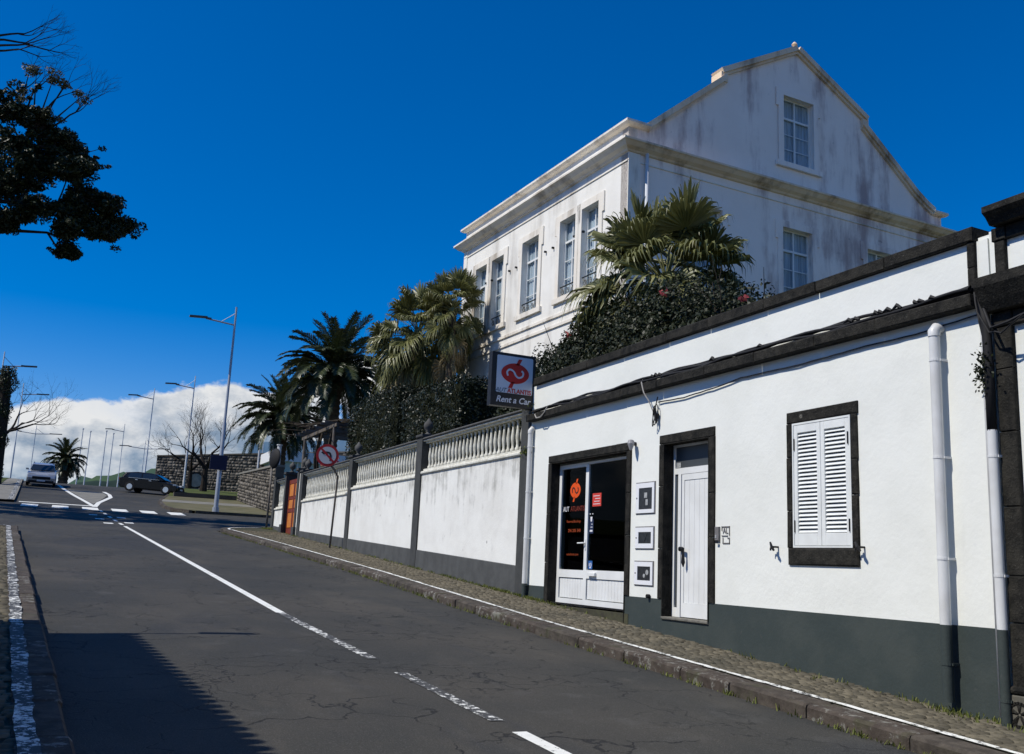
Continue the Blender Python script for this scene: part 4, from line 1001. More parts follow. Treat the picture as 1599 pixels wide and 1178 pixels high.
go = [(a, b, 8.57, 11.12) for a, b in GW_]+[(a, b, 4.1, 6.62) for a, b in GW_]
wall_open(MB(), PFr, 0, HL, HZ0, 12.42, fo, .35).build('front_wall', 'house_plaster', house)
wall_open(MB(), PGa, 0.0, HW, HZ0, 12.42, go, .35).build('gable_wall', 'shade_warmed_plaster', house)
bk = MB(); bk.prism([(0.36, HW-.02), (HL, HW-.02), (HL, HW), (.36, HW)], lambda u, v, w: tuple(hC+hA*u+hB*v+Vector((0, 0, w))), HZ0, 12.42)
bk.prism([(HL-.02, .36), (HL-.02, HW), (HL, HW), (HL, .36)], lambda u, v, w: tuple(hC+hA*u+hB*v+Vector((0, 0, w))), HZ0, 12.42)
bk.build('rear_walls', 'house_plaster', house)
# gable: wall above the cornice
def gtop(v): return float(np.interp(v, [.30, .72, 3.62, 3.63, 6.70, 9.72, 9.73, 12.2, 12.75, 13.1], [13.1, 13.12, 15.52, 15.75, 17.50, 15.80, 15.55, 13.62, 13.30, 13.12]))
g0, g1, gz0, gz1 = 6.08, 7.41, 13.38, 15.73
gm = MB()
L_ = [(.02, 12.42), (g0, 12.42), (g0, gtop(g0)), (3.63, 15.75), (3.62, 15.52), (.72, 13.12), (.02, 13.10)]
R_ = [(g1, 12.42), (HW-.02, 12.42), (HW-.02, 13.10), (13.1, 13.12), (12.75, 13.30), (12.2, 13.62), (9.73, 15.55), (9.72, 15.80), (g1, gtop(g1))]
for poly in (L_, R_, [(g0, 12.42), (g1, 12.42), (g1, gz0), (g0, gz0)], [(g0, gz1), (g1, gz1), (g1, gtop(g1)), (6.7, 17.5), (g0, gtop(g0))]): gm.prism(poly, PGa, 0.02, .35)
gm.build('gable_top', 'shade_warmed_plaster', house)
def coping(pts, name, wd=.14, th=.17, back=.42):
    for (u0, v0), (u1, v1) in zip(pts, pts[1:]):
        d = Vector((u1-u0, v1-v0)).normalized(); n = Vector((-d.y, d.x))
        if n.y < 0: n = -n
        q = [(u0, v0), (u1, v1), (u1+n.x*th, v1+n.y*th), (u0+n.x*th, v0+n.y*th)]
        MB().prism(q, PGa, -wd, back).prism([(a, b) for a, b in [(u0, v0-.10), (u1, v1-.10), (u1, v1-.001), (u0, v0-.001)]], PGa, -wd*.5, .02).build(name, 'house_moulding', house)
coping([(.70, 13.10), (3.66, 15.55)], 'gable_coping'); coping([(3.50, 15.74), (6.70, 17.49)], 'gable_coping')
coping([(6.70, 17.49), (9.86, 15.80)], 'gable_coping'); coping([(9.66, 15.56), (12.2, 13.63), (12.72, 13.31), (13.1, 13.13)], 'gable_coping')
for u, z0, z1 in ((3.55, 15.45, 15.78), (9.80, 15.50, 15.82)): MB().prism([(u-.13, z0), (u+.13, z0), (u+.13, z1), (u-.13, z1)], PGa, -.10, .40).build('step_block', 'house_moulding', house)
MB().lathe([(.14, 0), (.14, .06), (.07, .10), (.06, .16), (.10, .22), (.05, .30), (.0, .34)], PGa(6.72, 17.58, .1), 10).build('finial', 'house_moulding', house)
# cornice all round the two visible faces, then the parapet
cor = [(0, 12.20), (-.06, 12.22), (-.10, 12.27), (-.22, 12.33), (-.31, 12.42), (-.36, 12.45), (-.36, 12.51), (-.02, 12.54), (.1, 12.54)]
def mitred(prof, ends, name, mat, dz=0):
    """profile (offset outwards negative, z) swept along gable end then front with mitred corner"""
    mb = MB(); rings = []
    for (o, kind) in ends:
        ring = []
        for e, z in prof:
            p = {'gR': hC+hB*(HW-e)+hA*e, 'c': hC+hB*e+hA*e, 'fL': hC+hA*(HL-e)+hB*e, 'g0': hC+hB*o+hA*e, 'f0': hC+hA*o+hB*e}[kind]
            ring.append(tuple(p+Vector((0, 0, z+dz))))
        rings.append(ring)
    n = len(prof)
    for r in rings: mb.v += r
    for i in range(len(rings)-1):
        for j in range(n-1): mb.f.append((i*n+j, i*n+j+1, (i+1)*n+j+1, (i+1)*n+j))
    mb.f.append(tuple(range(n))); mb.f.append(tuple(range((len(rings)-1)*n, len(rings)*n))[::-1])
    return mb.build(name, mat, house)
mitred(cor, ((0, 'gR'), (0, 'c')), 'cornice', 'house_moulding'); mitred(cor, ((0, 'c'), (0, 'fL')), 'cornice', 'house_trim')
par = [(.02, 12.545), (.02, 13.03), (.32, 13.03), (.32, 12.545)]
MB().prism([(.02, 12.54), (HL-.02, 12.54), (HL-.02, 13.03), (.02, 13.03)], PFr, .02, .34).build('parapet', 'house_plaster', house)
cap = [(.03, 13.03), (-.10, 13.06), (-.17, 13.12), (-.17, 13.19), (.40, 13.22), (.40, 13.03)]
mitred(cap, ((.72, 'g0'), (0, 'c'), (0, 'fL')), 'parapet_cap', 'house_trim')
mitred(cap, ((0, 'gR'), (13.08, 'g0')), 'parapet_cap', 'house_moulding')
for (P_, a, b) in ((PFr, 0, HL), (PGa, .0, HW)):
    MB().prism([(a, 11.93), (b, 11.93), (b, 11.97), (a, 11.97)], P_, -.03, .0).build('frieze_line', 'house_trim', house)
for z in (7.95, 7.62):
    MB().prism([(0, z), (HL, z), (HL, z+.09), (0, z+.09)], PFr, -.05, 0).build('string_course', 'house_trim', house)
    MB().prism([(0, z), (HW, z), (HW, z+.09), (0, z+.09)], PGa, -.05, 0).build('string_course', 'shade_warmed_plaster', house)
# corner strips
MB().prism([(0.0, HZ0), (.42, HZ0), (.42, 12.2), (0.0, 12.2)], PGa, -.035, 0).build('corner_strip', 'house_trim', house)
MB().prism([(HL-.30, HZ0), (HL, HZ0), (HL, 12.2), (HL-.30, 12.2)], PFr, -.03, 0).build('corner_strip', 'house_plaster', house)
def hwindow(P, a, b, z0, z1, balcony, plaster):
    """surround, frame, glazing bars, panes and curtain of one sash window"""
    e = .21
    for q in ([(a-e, z1), (b+e, z1), (b+e, z1+.22), (a-e, z1+.22)], [(a-e, z0-.01), (a, z0-.01), (a, z1), (a-e, z1)], [(b, z0-.01), (b+e, z0-.01), (b+e, z1), (b, z1)],
              [(a-e-.09, z1-.42), (a-e, z1-.42), (a-e, z1+.22), (a-e-.09, z1+.22)], [(b+e, z1-.42), (b+e+.09, z1-.42), (b+e+.09, z1+.22), (b+e, z1+.22)]):
        MB().prism(q, P, -.045, .0).build('window_surround', plaster, house)
    MB().prism([(a-.32, z0-.18), (b+.32, z0-.18), (b+.32, z0-.01), (a-.32, z0-.01)], P, -.09, .0).build('window_sill', plaster, house)
    w = .17; f = MB(); t = .045; zt = z1-.70; m = (a+b)/2
    rects = [(a, a+t, z0, z1), (b-t, b, z0, z1), (a+t, b-t, z0, z0+t), (a+t, b-t, z1-t, z1), (a+t, b-t, zt-.035, zt+.035), (m-.03, m+.03, z0+t, zt-.035), (m-.022, m+.022, zt+.035, z1-t)]
    zz = [z0+t+(zt-.04-z0-t)*k/3 for k in (1, 2)]
    for (x0, x1, y0, y1) in rects: f.prism([(x0, y0), (x1, y0), (x1, y1), (x0, y1)], P, w, w+.06)
    fr = f.build('window_frame', 'white_aluminium', house)
    bars = MB()
    for z in zz:
        for x0, x1 in ((a+t, m-.04), (m+.04, b-t)): bars.prism([(x0, z-.012), (x1, z-.012), (x1, z+.012), (x0, z+.012)], P, w+.01, w+.04)
    bars.build('glazing_bar', 'white_aluminium', fr)
    lv = [z0+t]+zz+[zt-.04]
    for x0, x1 in ((a+t, m-.04), (m+.04, b-t)):
        for y0, y1 in list(zip(lv, lv[1:]))+[(zt+.04, z1-t)]:
            MB().prism([(x0, y0), (x1, y0), (x1, y1), (x0, y1)], P, w+.025, w+.03).build('pane', 'window_glass', fr)
    c = MB(); n = 14; pts = [(a+(b-a)*i/n, w+.07+(.03 if i % 2 else 0)) for i in range(n+1)]
    for (u0, w0), (u1, w1) in zip(pts, pts[1:]): c.add([P(u0, z0, w0), P(u1, z0, w1), P(u1, z1, w1), P(u0, z1, w0)], [(0, 1, 2, 3)])
    c.build('curtain', 'curtain', fr)
    MB().prism([(a-.1, z0-.1), (b+.1, z0-.1), (b+.1, z1+.1), (a-.1, z1+.1)], P, w+.2, w+.22).build('room_shade', 'dark_interior', fr)
    if balcony:
        r = MB().tube([P(a+.01, z0+.36, .05), P(b-.01, z0+.36, .05)], .022, 6).tube([P(a+.01, z0+.05, .05), P(b-.01, z0+.05, .05)], .015, 6)
        rl = r.build('window_rail', 'iron_railing', fr)
        s = MB(); k = max(3, int((b-a)/.26))
        for i in range(k):
            cx = a+(b-a)*(i+.5)/k
            s.tube([P(cx+.10*math.cos(t_)*(.35+.65*t_/6.5), z0+.20+.12*math.sin(t_)*(.35+.65*t_/6.5), .05) for t_ in np.linspace(0, 6.5, 12)], .013, 5)
            s.tube([P(cx-.13, z0+.06, .05), P(cx+.13, z0+.34, .05)], .011, 5)
        s.build('scrollwork', 'iron_scroll', rl)
for a, b, c, d in fo: hwindow(PFr, a, b, c, d, c > 8, 'house_trim')
for a, b, c, d in go: hwindow(PGa, a, b, c, d, False, 'shade_warmed_plaster')
hwindow(PGa, g0, g1, gz0, gz1, False, 'shade_warmed_plaster')
# shutter dogs on the wall beside the windows
dg_ = MB()
for a, b in FW_:
    for u in (a-.5, b+.42): dg_.obox(PFr(u, 10.4, -.04), hA*.03, hB*.04, (0, 0, .03))
dg_.build('shutter_dog', 'wall_hardware', house)
MB().tube([PGa(.62, HZ0, -.09), PGa(.62, 12.25, -.09)], .055, 10).build('downpipe', 'pole_white', house, smooth=True)
MB().tube([PFr(HL+.09, HZ0, .15), PFr(HL+.09, 12.0, .15), PFr(HL+.05, 12.2, .10)], .055, 8).build('downpipe', 'pole_white', house, smooth=True)
rf = MB(); A0, A1 = .36, HL-.1
rf.add([tuple(hC+hB*v+hA*u+Vector((0, 0, z))) for u in (A0, A1) for v, z in ((.4, 12.6), (6.7, 17.2), (13.2, 12.6))], [(0, 1, 4, 3), (1, 2, 5, 4), (3, 4, 5)])
rf.build('roof', 'roof_tile', house)
for u in (6.9, 11.0, 4.4):
    bd = MB().lathe([(.0, 0), (.05, .03), (.06, .08), (.03, .13), (.035, .16), (.0, .19)], PFr(u, 13.22, .05), 8).build('ornament', 'iron_railing', house)

# ---------------------------------------------------------------- vegetation
def box_points(n, x0, x1, y0, y1, z0, z1, rough=.10):
    """points over a rounded box's faces, pushed in and out by lumps"""
    P = []; N = []
    a = [(y1-y0)*(z1-z0)]*2+[(x1-x0)*(z1-z0)]*2+[(x1-x0)*(y1-y0)]
    a = np.array(a)/sum(a); f = rng.choice(5, n, p=a); u = rng.random((n, 3))
    p = np.array([x0, y0, z0])+u*np.array([x1-x0, y1-y0, z1-z0]); nn = np.zeros((n, 3))
    for k, (ax, v, s) in enumerate(((0, x0, -1), (0, x1, 1), (1, y0, -1), (1, y1, 1), (2, z1, 1))):
        m_ = f == k; p[m_, ax] = v; nn[m_, ax] = s
    c = np.array([(x0+x1)/2, (y0+y1)/2, (z0+z1)/2]); h = np.array([(x1-x0)/2, (y1-y0)/2, (z1-z0)/2])
    d = (p-c)/h; k = np.linalg.norm(np.maximum(np.abs(d)-.72, 0)/.28, axis=1); p = c+(p-c)*np.where(k > 1, 1-.14*(k-1), 1)[:, None]
    lump = np.sin(p[:, 0]*3.1+p[:, 2]*2.3)+np.sin(p[:, 1]*2.7+1.3*p[:, 2])+np.sin(p[:, 1]*5.3+p[:, 0]*4.1+2)
    p = p+nn*(lump*rough*.4+rng.normal(0, rough*.55, n))[:, None]
    return p, nn
def hedge(name, label, dims, n, size, mat, extra=None):
    x0, x1, y0, y1, z0, z1 = dims
    t = thing(name, label, 'hedge', ((x0+x1)/2, (y0+y1)/2, z0))
    P, N_ = box_points(n, *dims); V, Q = leaves(P, N_, rng.uniform(.6, 1.25, n)*size, .55, .6)
    np_mesh('foliage', V, Q, mat, t)
    k = .16; MB().box(x0+k, x1-k, y0+k, y1-k, z0, z1-k).build('light_stop_core', 'dark_core', t)  # dark box added inside so light does not leak through the leaves
    return t
hedge('clipped_hedge', 'dark clipped hedge with rounded top nearest the hanging sign', (9.25, 11.1, 23.6, 28.3, 2.0, 4.98), 24000, .085, 'hedge_leaf')
hedge('clipped_hedge', 'dark clipped hedge block next to the date palm', (9.3, 11.2, 29.0, 34.6, 2.0, 5.62), 24000, .085, 'hedge_leaf')
# loose flowering bush above the shop parapet
bush = thing('flowering_bush', 'large dark bush with a few pink flowers above the shop parapet', 'bush', (10.9, 17, 2.75))
blobs = [((10.9, 20.6, 4.0), (1.0, 1.2, 1.35)), ((11.0, 19.0, 4.2), (1.1, 1.5, 1.6)), ((11.0, 17.2, 4.2), (1.1, 1.6, 1.75)), ((10.9, 15.6, 4.1), (1.0, 1.4, 1.62)), ((10.8, 14.2, 3.8), (1.0, 1.3, 1.45)), ((10.8, 13.2, 3.5), (.9, .95, 1.25)), ((10.5, 21.6, 3.6), (.8, .8, 1.15)), ((10.5, 16.5, 3.9), (.9, 1.6, 1.4)), ((10.5, 18.6, 3.9), (.9, 1.4, 1.4))]
Pa = []; Na = []; co = MB()
for (c, r) in blobs:
    n = 15000; d = rng.normal(0, 1, (n, 3)); d /= np.linalg.norm(d, axis=1)[:, None]
    lump = 1+.10*np.sin(d[:, 0]*7+d[:, 2]*5+c[1])+.08*np.sin(d[:, 1]*11+d[:, 2]*9)
    Pa.append(np.array(c)+d*np.array(r)*(1.06*lump*rng.uniform(.76, 1.03, n))[:, None]); Na.append(d)
    prof_ = [(max(.01, r[1]*.6*math.cos(t)), r[2]*.6*math.sin(t)) for t in np.linspace(-1.5, 1.5, 8)]
    co.lathe(prof_, c, 10)
P = np.concatenate(Pa); N_ = np.concatenate(Na); k = P[:, 2] > 2.8; P, N_ = P[k], N_[k]
V, Q = leaves(P, N_, rng.uniform(.6, 1.3, len(P))*.085, .55, .7); np_mesh('foliage', V, Q, 'bush_leaf', bush)
co.build('light_stop_core', 'dark_core', bush)  # dark solid cores added to keep light from passing through the bush
fl = [(10.15, 15.2, 5.35), (10.1, 19.0, 5.25), (10.3, 13.0, 4.75), (10.4, 20.1, 5.05)]
for c in fl:
    n = 16; V, Q = leaves(np.array(c)+rng.normal(0, .045, (n, 3)), rng.normal(0, 1, (n, 3)), .085, .7); np_mesh('flower_cluster', V, Q, 'flower_pink', bush)
# wispy shoots
sh = MB()
for i in range(26):
    y = random.uniform(12.6, 21.5); b = Vector((random.uniform(10.2, 11.2), y, 4.4)); tip = b+Vector((random.uniform(-.5, .3), random.uniform(-.4, .4), random.uniform(.9, 1.5)*(1 if y > 14 else .6)))
    sh.tube([b, b.lerp(tip, .5)+Vector((0, 0, .1)), tip], [.012, .009, .004], 4)
sh.build('shoots', 'bark', bush)

# --- palms. fronds are built for a launch angle and turned about the trunk
def curve_pts(L, elev, droop, n=10):
    """arching midrib in the x-z plane"""
    pts = [Vector((0, 0, 0))]; a = elev
    for i in range(n):
        a = elev-droop*((i+1)/n)**1.3; pts.append(pts[-1]+Vector((math.cos(a), 0, math.sin(a)))*(L/n))
    return pts
def feather_frond(L, elev, droop, seed, nl=46):
    r = random.Random(seed); pts = curve_pts(L, elev, droop, 12); mb = MB(); mb.tube(pts, [.045*(1-i/13)+.006 for i in range(13)], 5)
    for i in range(nl):
        t = .10+.88*i/nl; k = t*12; j = min(int(k), 11); p = pts[j].lerp(pts[j+1], k-j); d = (pts[j+1]-pts[j]).normalized()
        side0 = Vector((0, 1, 0)); up = side0.cross(d).normalized()*-1
        ll = L*.17*math.sin(math.pi*(.12+.80*t))**.7*r.uniform(.85, 1.1)
        for s in (-1, 1):
            dr = (d*.75+side0*s*.85+up*r.uniform(.05, .42)).normalized(); w = dr.cross(up).normalized()*.028
            m = p+dr*ll*.55; e = p+dr*ll+Vector((0, 0, -ll*r.uniform(.1, .38)))
            mb.add([p-w*.6, p+w*.6, m+w, e, m-w], [(0, 1, 2, 3, 4)])
    me = mb.mesh('frond'); return me
def fan_frond(Lp, elev, droop, Rf, seed, nb=36, hang=.5):
    r = random.Random(seed); pts = curve_pts(Lp, elev, droop, 6); mb = MB(); mb.tube(pts, [.026, .022, .018, .016, .014, .012, .011], 5)
    o = pts[-1]; d = (pts[-1]-pts[-2]).normalized(); side = Vector((0, 1, 0)); up = side.cross(d)
    if up.z < 0: up = -up
    cup = r.uniform(.10, .30)
    for i in range(nb):
        a = -2.2+4.4*(i+.5)/nb+r.uniform(-.05, .05)
        dr = (d*math.cos(a)+side*math.sin(a)+up*(cup+.25*abs(a)/2)).normalized()
        R1 = Rf*r.uniform(.82, 1.08)*(1-.16*abs(a)/2); w = dr.cross(up).normalized(); wd = R1*.040
        tw = up*R1*.035*(1 if i % 2 else -1); down = Vector((0, 0, -1)); h = hang*r.uniform(.7, 1.35)
        p0 = o+dr*.04; p1 = o+dr*R1*.40; p2 = o+dr*R1*.66+down*R1*.06*h; p3 = o+dr*R1*(.84-.08*h)+down*R1*.26*h; p4 = o+dr*R1*(.93-.16*h)+down*R1*.58*h
        mb.add([p0-w*.008, p0+w*.008, p1+w*wd+tw, p2+w*wd*.72+tw*.5, p3+w*wd*.30, p4, p3-w*wd*.30, p2-w*wd*.72-tw*.5, p1-w*wd-tw], [(0, 1, 2, 8), (8, 2, 3, 7), (7, 3, 4, 6), (6, 4, 5)])
    return mb.mesh('frond')
def place_fronds(t, top, meshes, spec, mat, name='frond', roll=.12):
    """spec: (mesh index, azimuth, z offset, scale)"""
    for i, az, dz, sc in spec:
        me = meshes[i]; o = link(name, me, mat, t, Vector(top)+Vector((0, 0, dz))-world_loc(t)); o.rotation_euler = (random.uniform(-roll, roll), random.uniform(-roll, roll)*.4, az); o.scale = (sc, sc, sc)
def palm_trunk(t, base, top, r0, r1, mat='palm_trunk'):
    base, top = Vector(base), Vector(top); mb = MB(); n = max(6, int((top-base).length/.16)); pts = []; rad = []
    for i in range(n+1):
        f = i/n; pts.append(base.lerp(top, f)); rad.append((r0+(r1-r0)*f)*(1+.07*(1 if i % 2 else -1)))
    mb.tube(pts, rad, 12); mb.build('trunk', mat, t)
FM = [feather_frond(3.7, R(e), R(dr), 10+k, 60) for k, (e, dr) in enumerate(((82, 42), (66, 62), (50, 80), (34, 88), (16, 90), (-4, 78)))]
DM = [feather_frond(3.2, R(-35), R(45), 31), feather_frond(3.0, R(-50), R(32), 32)]
def date_palm(loc, z_top, label, sc, seed):
    r = random.Random(seed); t = thing('date_palm', label, 'palm tree', loc, 'date palms beyond the garden wall')
    top = (loc[0], loc[1], z_top); palm_trunk(t, loc, top, .42, .40)
    MB().lathe([(.40, -.9), (.58, -.5), (.62, -.1), (.45, .25), (.1, .5)], top, 12).build('crown_shaft', 'palm_trunk', t)
    spec = []
    for k, n in enumerate((9, 13, 16, 17, 15, 11)):
        for i in range(n): spec.append((k, 2*math.pi*(i+.37*k)/n+r.uniform(-.15, .15), .25-.09*k, sc*r.uniform(.9, 1.08)))
    place_fronds(t, top, FM, spec, 'phoenix_leaf')
    return t
date_palm((14.35, 57, zr(57)), 10.7, 'tall dark date palm with arching fronds behind the clipped hedges', 1.12, 1)
date_palm((13.2, 66, zr(66)), 8.9, 'smaller date palm at the end of the garden wall by the stone wall', .95, 2)
t = date_palm((.1, 93, 4.9), 7.2, 'bushy date palm on the crest of the road behind the silver car', .56, 3)
FN = [fan_frond(1.15, R(e), R(d), 1.0, 50+k, hang=h) for k, (e, d, h) in enumerate(((82, 15, .15), (62, 30, .45), (40, 42, .75), (14, 48, 1.0), (-14, 42, 1.2), (-42, 30, 1.35)))]
FD = [fan_frond(1.0, R(e), R(30), 1.0, 70+k, 22, 1.5) for k, e in enumerate((-35, -55, -68))]
for me in FD: me.materials.append(M['dry_frond'])
def fan_palm(loc, z_top, label, sc, counts, dead, seed, r0=.2):
    r = random.Random(seed); t = thing('fan_palm', label, 'palm tree', loc, 'fan palms in the garden'); top = (loc[0], loc[1], z_top)
    palm_trunk(t, loc, top, r0*1.25, r0)
    spec = []
    for k, n in enumerate(counts):
        for i in range(n): spec.append((k, 2*math.pi*(i+.41*k)/max(n, 1)+r.uniform(-.25, .25), .25-.10*k, sc*r.uniform(.85, 1.12)))
    place_fronds(t, top, FN, spec, 'fan_leaf', roll=.5)
    place_fronds(t, top, FD, [(r.randrange(3), r.uniform(0, 6.28), -.35-r.uniform(0, 1.5), sc*r.uniform(.8, 1.05)) for i in range(dead)], 'dry_frond', 'dry_frond')
    return t
fan_palm((12.0, 17.9, 2.75), 6.35, 'fan palm with drooping leaves in front of the house corner', 1.14, (8, 12, 14, 14, 13, 9), 16, 4)
fan_palm((11.6, 34.0, 2.05), 8.3, 'broad fan palm with a skirt of dry fronds left of the house', 1.05, (7, 11, 14, 15, 14, 10), 40, 5)
fan_palm((12.25, 32.1, 2.05), 9.05, 'slim taller fan palm rising against the end of the house facade', .72, (6, 9, 10, 8, 6, 4), 8, 6, .13)

# --- trees
def grow(mb, p, d, L, r, depth, rnd, tips, spread=.55, up=.12, ratio=.72, kids=(2, 3)):
    n = 4; pts = [p]; rad = [r]; q = Vector(p); v = Vector(d).normalized()
    for i in range(n):
        v = (v+Vector((rnd.uniform(-1, 1), rnd.uniform(-1, 1), rnd.uniform(-1, 1)))*.16+Vector((0, 0, up*.3))).normalized()
        q = q+v*(L/n); pts.append(q); rad.append(r*(1-.35*(i+1)/n))
    mb.tube(pts, rad, 7 if r > .06 else 4, cap=False)
    if depth == 0: tips.append((q, v)); return
    for k in range(rnd.randint(*kids)):
        ax = Vector((rnd.uniform(-1, 1), rnd.uniform(-1, 1), rnd.uniform(-1, 1))).normalized()
        w = (v+ax*spread*rnd.uniform(.7, 1.3)+Vector((0, 0, up))).normalized()
        grow(mb, pts[-1 if k else -2] if rnd.random() < .4 else q, w, L*ratio*rnd.uniform(.8, 1.15), rad[-1]*.78, depth-1, rnd, tips, spread, up, ratio, kids)
def bare_tree(label, base, h, r, seed, lean=(0, 0, 1), depth=6, mat='bark_dark', spread=.7):
    rnd = random.Random(seed); t = thing('bare_tree', label, 'tree', base, 'leafless trees beside the road'); b = Vector(base)
    top = b+Vector(lean).normalized()*h*.26
    MB().tube([b-Vector((0, 0, .2)), b.lerp(top, .4), top], [r*1.3, r, r*.85], 9).build('trunk', mat, t)
    mb = MB(); tips = []
    for k in range(4):
        a = 2*math.pi*k/4+rnd.uniform(-.4, .4); grow(mb, top, Vector((math.cos(a)*.75, math.sin(a)*.75, .75)), h*.23, r*.62, depth-1, rnd, tips, spread, .10, .76)
    mb.build('branches', mat, t, fix=False); return t
bare_tree('leafless spreading tree in front of the dark stone wall', (10.0, 78, zr(78)+.25), 6.9, .24, 21, depth=7)
bare_tree('smaller leafless tree behind the second lamp post', (9.6, 84, zr(84)+.25), 5.8, .19, 24, depth=7)
bare_tree('leafless tree leaning over the road at the left edge', (-5.2, 74, zr(74)+.1), 8.4, .27, 33, (.12, 0, 1), depth=7)
# stubby ivy-clad trunk at the left edge
iv = thing('ivy_trunk', 'dark ivy covered trunk standing at the left edge beside the road', 'tree', (-4.1, 72, zr(72)))
pts = [(-4.1, 72, zr(72)-.2), (-4.1, 72, 6.5), (-4.15, 72, 9.0), (-4.25, 72, 11.3)]
MB().tube(pts, [.55, .45, .42, .30], 10).build('trunk', 'bark_dark', iv)
n = 5200; z = rng.uniform(3.6, 11.6, n); a = rng.uniform(0, 6.28, n); rad = .40+.14*np.sin(z*3.1)+.10*np.sin(a*3+z*5)+rng.normal(0, .05, n)+np.where(z > 9.5, .10, 0)
V, Q = leaves(np.stack([-4.15+rad*np.cos(a), 72+rad*np.sin(a), z], 1), np.stack([np.cos(a), np.sin(a), a*0], 1), .16); np_mesh('ivy', V, Q, 'canopy_leaf', iv)

# big evergreen at the upper left: its crown also shades the crossing
def big_tree():
    rnd = random.Random(5); base = Vector((-9.5, 48.5, zr(48.5)))
    t = thing('evergreen_tree', 'tall dark evergreen tree with drooping foliage at the upper left', 'tree', base)
    MB().tube([base, base+Vector((.3, 0, 4)), base+Vector((.8, .1, 8)), base+Vector((1.4, 0, 12)), base+Vector((1.8, 0, 16)), base+Vector((2.1, 0, 20))], [.55, .46, .40, .33, .22, .10], 12).build('trunk', 'bark', t)
    limbs = MB(); P = []; N_ = []; S = []
    def limb(a, b, r):
        a, b = Vector(a), Vector(b); m_ = a.lerp(b, .5)+Vector((0, 0, .5)); limbs.tube([a, a.lerp(m_, .5)+Vector((0, 0, .2)), m_, m_.lerp(b, .5)+Vector((0, 0, .12)), b], [r, r*.8, r*.6, r*.42, r*.2], 7)
    def tuft(c, rx, n, sz=.20):
        d = rng.normal(0, 1, (n, 3)); d /= np.linalg.norm(d, axis=1)[:, None]
        P.append(np.array(c)+d*np.array([rx, rx*1.0, rx*.62])*rng.uniform(.35, 1.0, n)[:, None]**.6); N_.append(d*.5+np.array([0, 0, .6])); S.append(rng.uniform(.6, 1.2, n)*sz)
    # crown clusters (x, y, z, spread, number of tufts)
    vis = [(-4.3, 20.0, .9), (-3.2, 19.7, .8), (-2.3, 19.2, .8), (-1.3, 18.6, .65), (-3.7, 18.3, .9), (-2.6, 18.0, .9), (-1.4, 17.3, .75), (-2.8, 17.2, .9), (-3.8, 16.4, .9), (-.9, 17.9, .5), (-.6, 16.5, .45),
           (.3, 15.9, .55), (1.0, 15.1, .5), (.5, 14.6, .5), (-1.2, 15.6, .6), (-.3, 15.3, .6), (-2.6, 15.0, .6), (-3.7, 14.3, .5), (-1.2, 14.4, .5), (-1.1, 13.7, .3)]
    cl_ = [(x, 48+rnd.uniform(-.8, .8), z, s*1.12, 17) for x, z, s in vis]
    # the rest of the crown, out of the picture to the left
    cl_ += [(-4.6, 44.5, 15.6, 1.0, 16), (-5.5, 43.3, 17.0, 1.3, 18), (-6.2, 45.2, 14.0, 1.3, 20), (-5.5, 44.0, 12.6, .9, 14), (-7.2, 43.8, 10.4, 1.3, 20), (-9.6, 44.2, 8.6, 1.3, 18), (-8.4, 43.5, 13.0, 1.4, 18), (-10.6, 45.5, 10.0, 1.4, 18), (-12.0, 47, 8.4, 1.3, 14),
           (-5.4, 47.5, 17.4, 1.3, 20), (-6.4, 49, 18.0, 1.6, 20), (-6.2, 47.0, 14.4, 1.5, 18), (-7.5, 50, 15.0, 1.9, 22), (-8.2, 46.2, 12.8, 1.7, 18), (-9.6, 49, 18.0, 2.0, 20), (-10.5, 51.5, 13.5, 1.8, 18), (-10.5, 46, 15.5, 1.8, 16), (-6.8, 51.5, 12.4, 1.5, 16), (-7.0, 47.6, 10.6, 1.5, 16), (-11.5, 48.5, 11.0, 1.8, 16), (-9.0, 52.0, 10.6, 1.5, 14), (-8.6, 45.6, 9.6, 1.2, 12), (-6.2, 50.2, 9.6, 1.0, 10)]
    anchors = [base+Vector((1.0, 0, 9)), base+Vector((1.6, 0, 13.5))]
    main = [((-7.6, 48.4, 14.0), (-5.2, 48.2, 15.2), (-3.4, 48.0, 15.4), (-1.9, 48.0, 15.1), (-.4, 48.0, 15.0)), ((-7.4, 48.4, 16.5), (-5.4, 48.2, 17.6), (-3.6, 48.1, 18.3), (-2.2, 48.0, 18.3)), ((-7.6, 48.4, 12.6), (-5.2, 48.1, 13.3), (-3.6, 48.0, 14.0), (-2.0, 48, 14.2))]
    for ch in main:
        limbs.tube([tuple(anchors[0])]+list(ch), [.20, .16, .12, .085, .055, .025][:len(ch)+1], 7); anchors += [Vector(q) for q in ch]
    for x, y, z, s, n in cl_:
        c0 = Vector((x, y, z-.2)); near = min(anchors, key=lambda q: (q-c0).length+(2 if q.z > c0.z+1 else 0))
        if x > -4.5: mid = near.lerp(c0, .55)+Vector((0, rnd.uniform(-.2, .2), rnd.uniform(-.25, .15))); limbs.tube([near, mid, c0], [.055, .04, .02], 5)
        else: limb(base+Vector((.8+1.0*(z-8)/10, 0, max(5, z-base.z-4.5))), c0, .06+.025*s)
        for k in range(int(n*2.1)):
            far = rnd.random() < .28; q = 1.5 if far else .9
            c = np.array([x, y, z])+np.array([rnd.gauss(0, .5), rnd.gauss(0, .5), rnd.gauss(0, .36)])*s*q
            tuft(c, rnd.uniform(.14, .28) if far else rnd.uniform(.26, .52), 45 if far else 110, .19 if far else .24)
            if rnd.random() < .6: limbs.tube([(x, y, z-.25), tuple((np.array([x, y, z-.25])+c)/2+np.array([0, 0, rnd.uniform(-.1, .1)])), tuple(c)], [.03, .02, .010], 4)
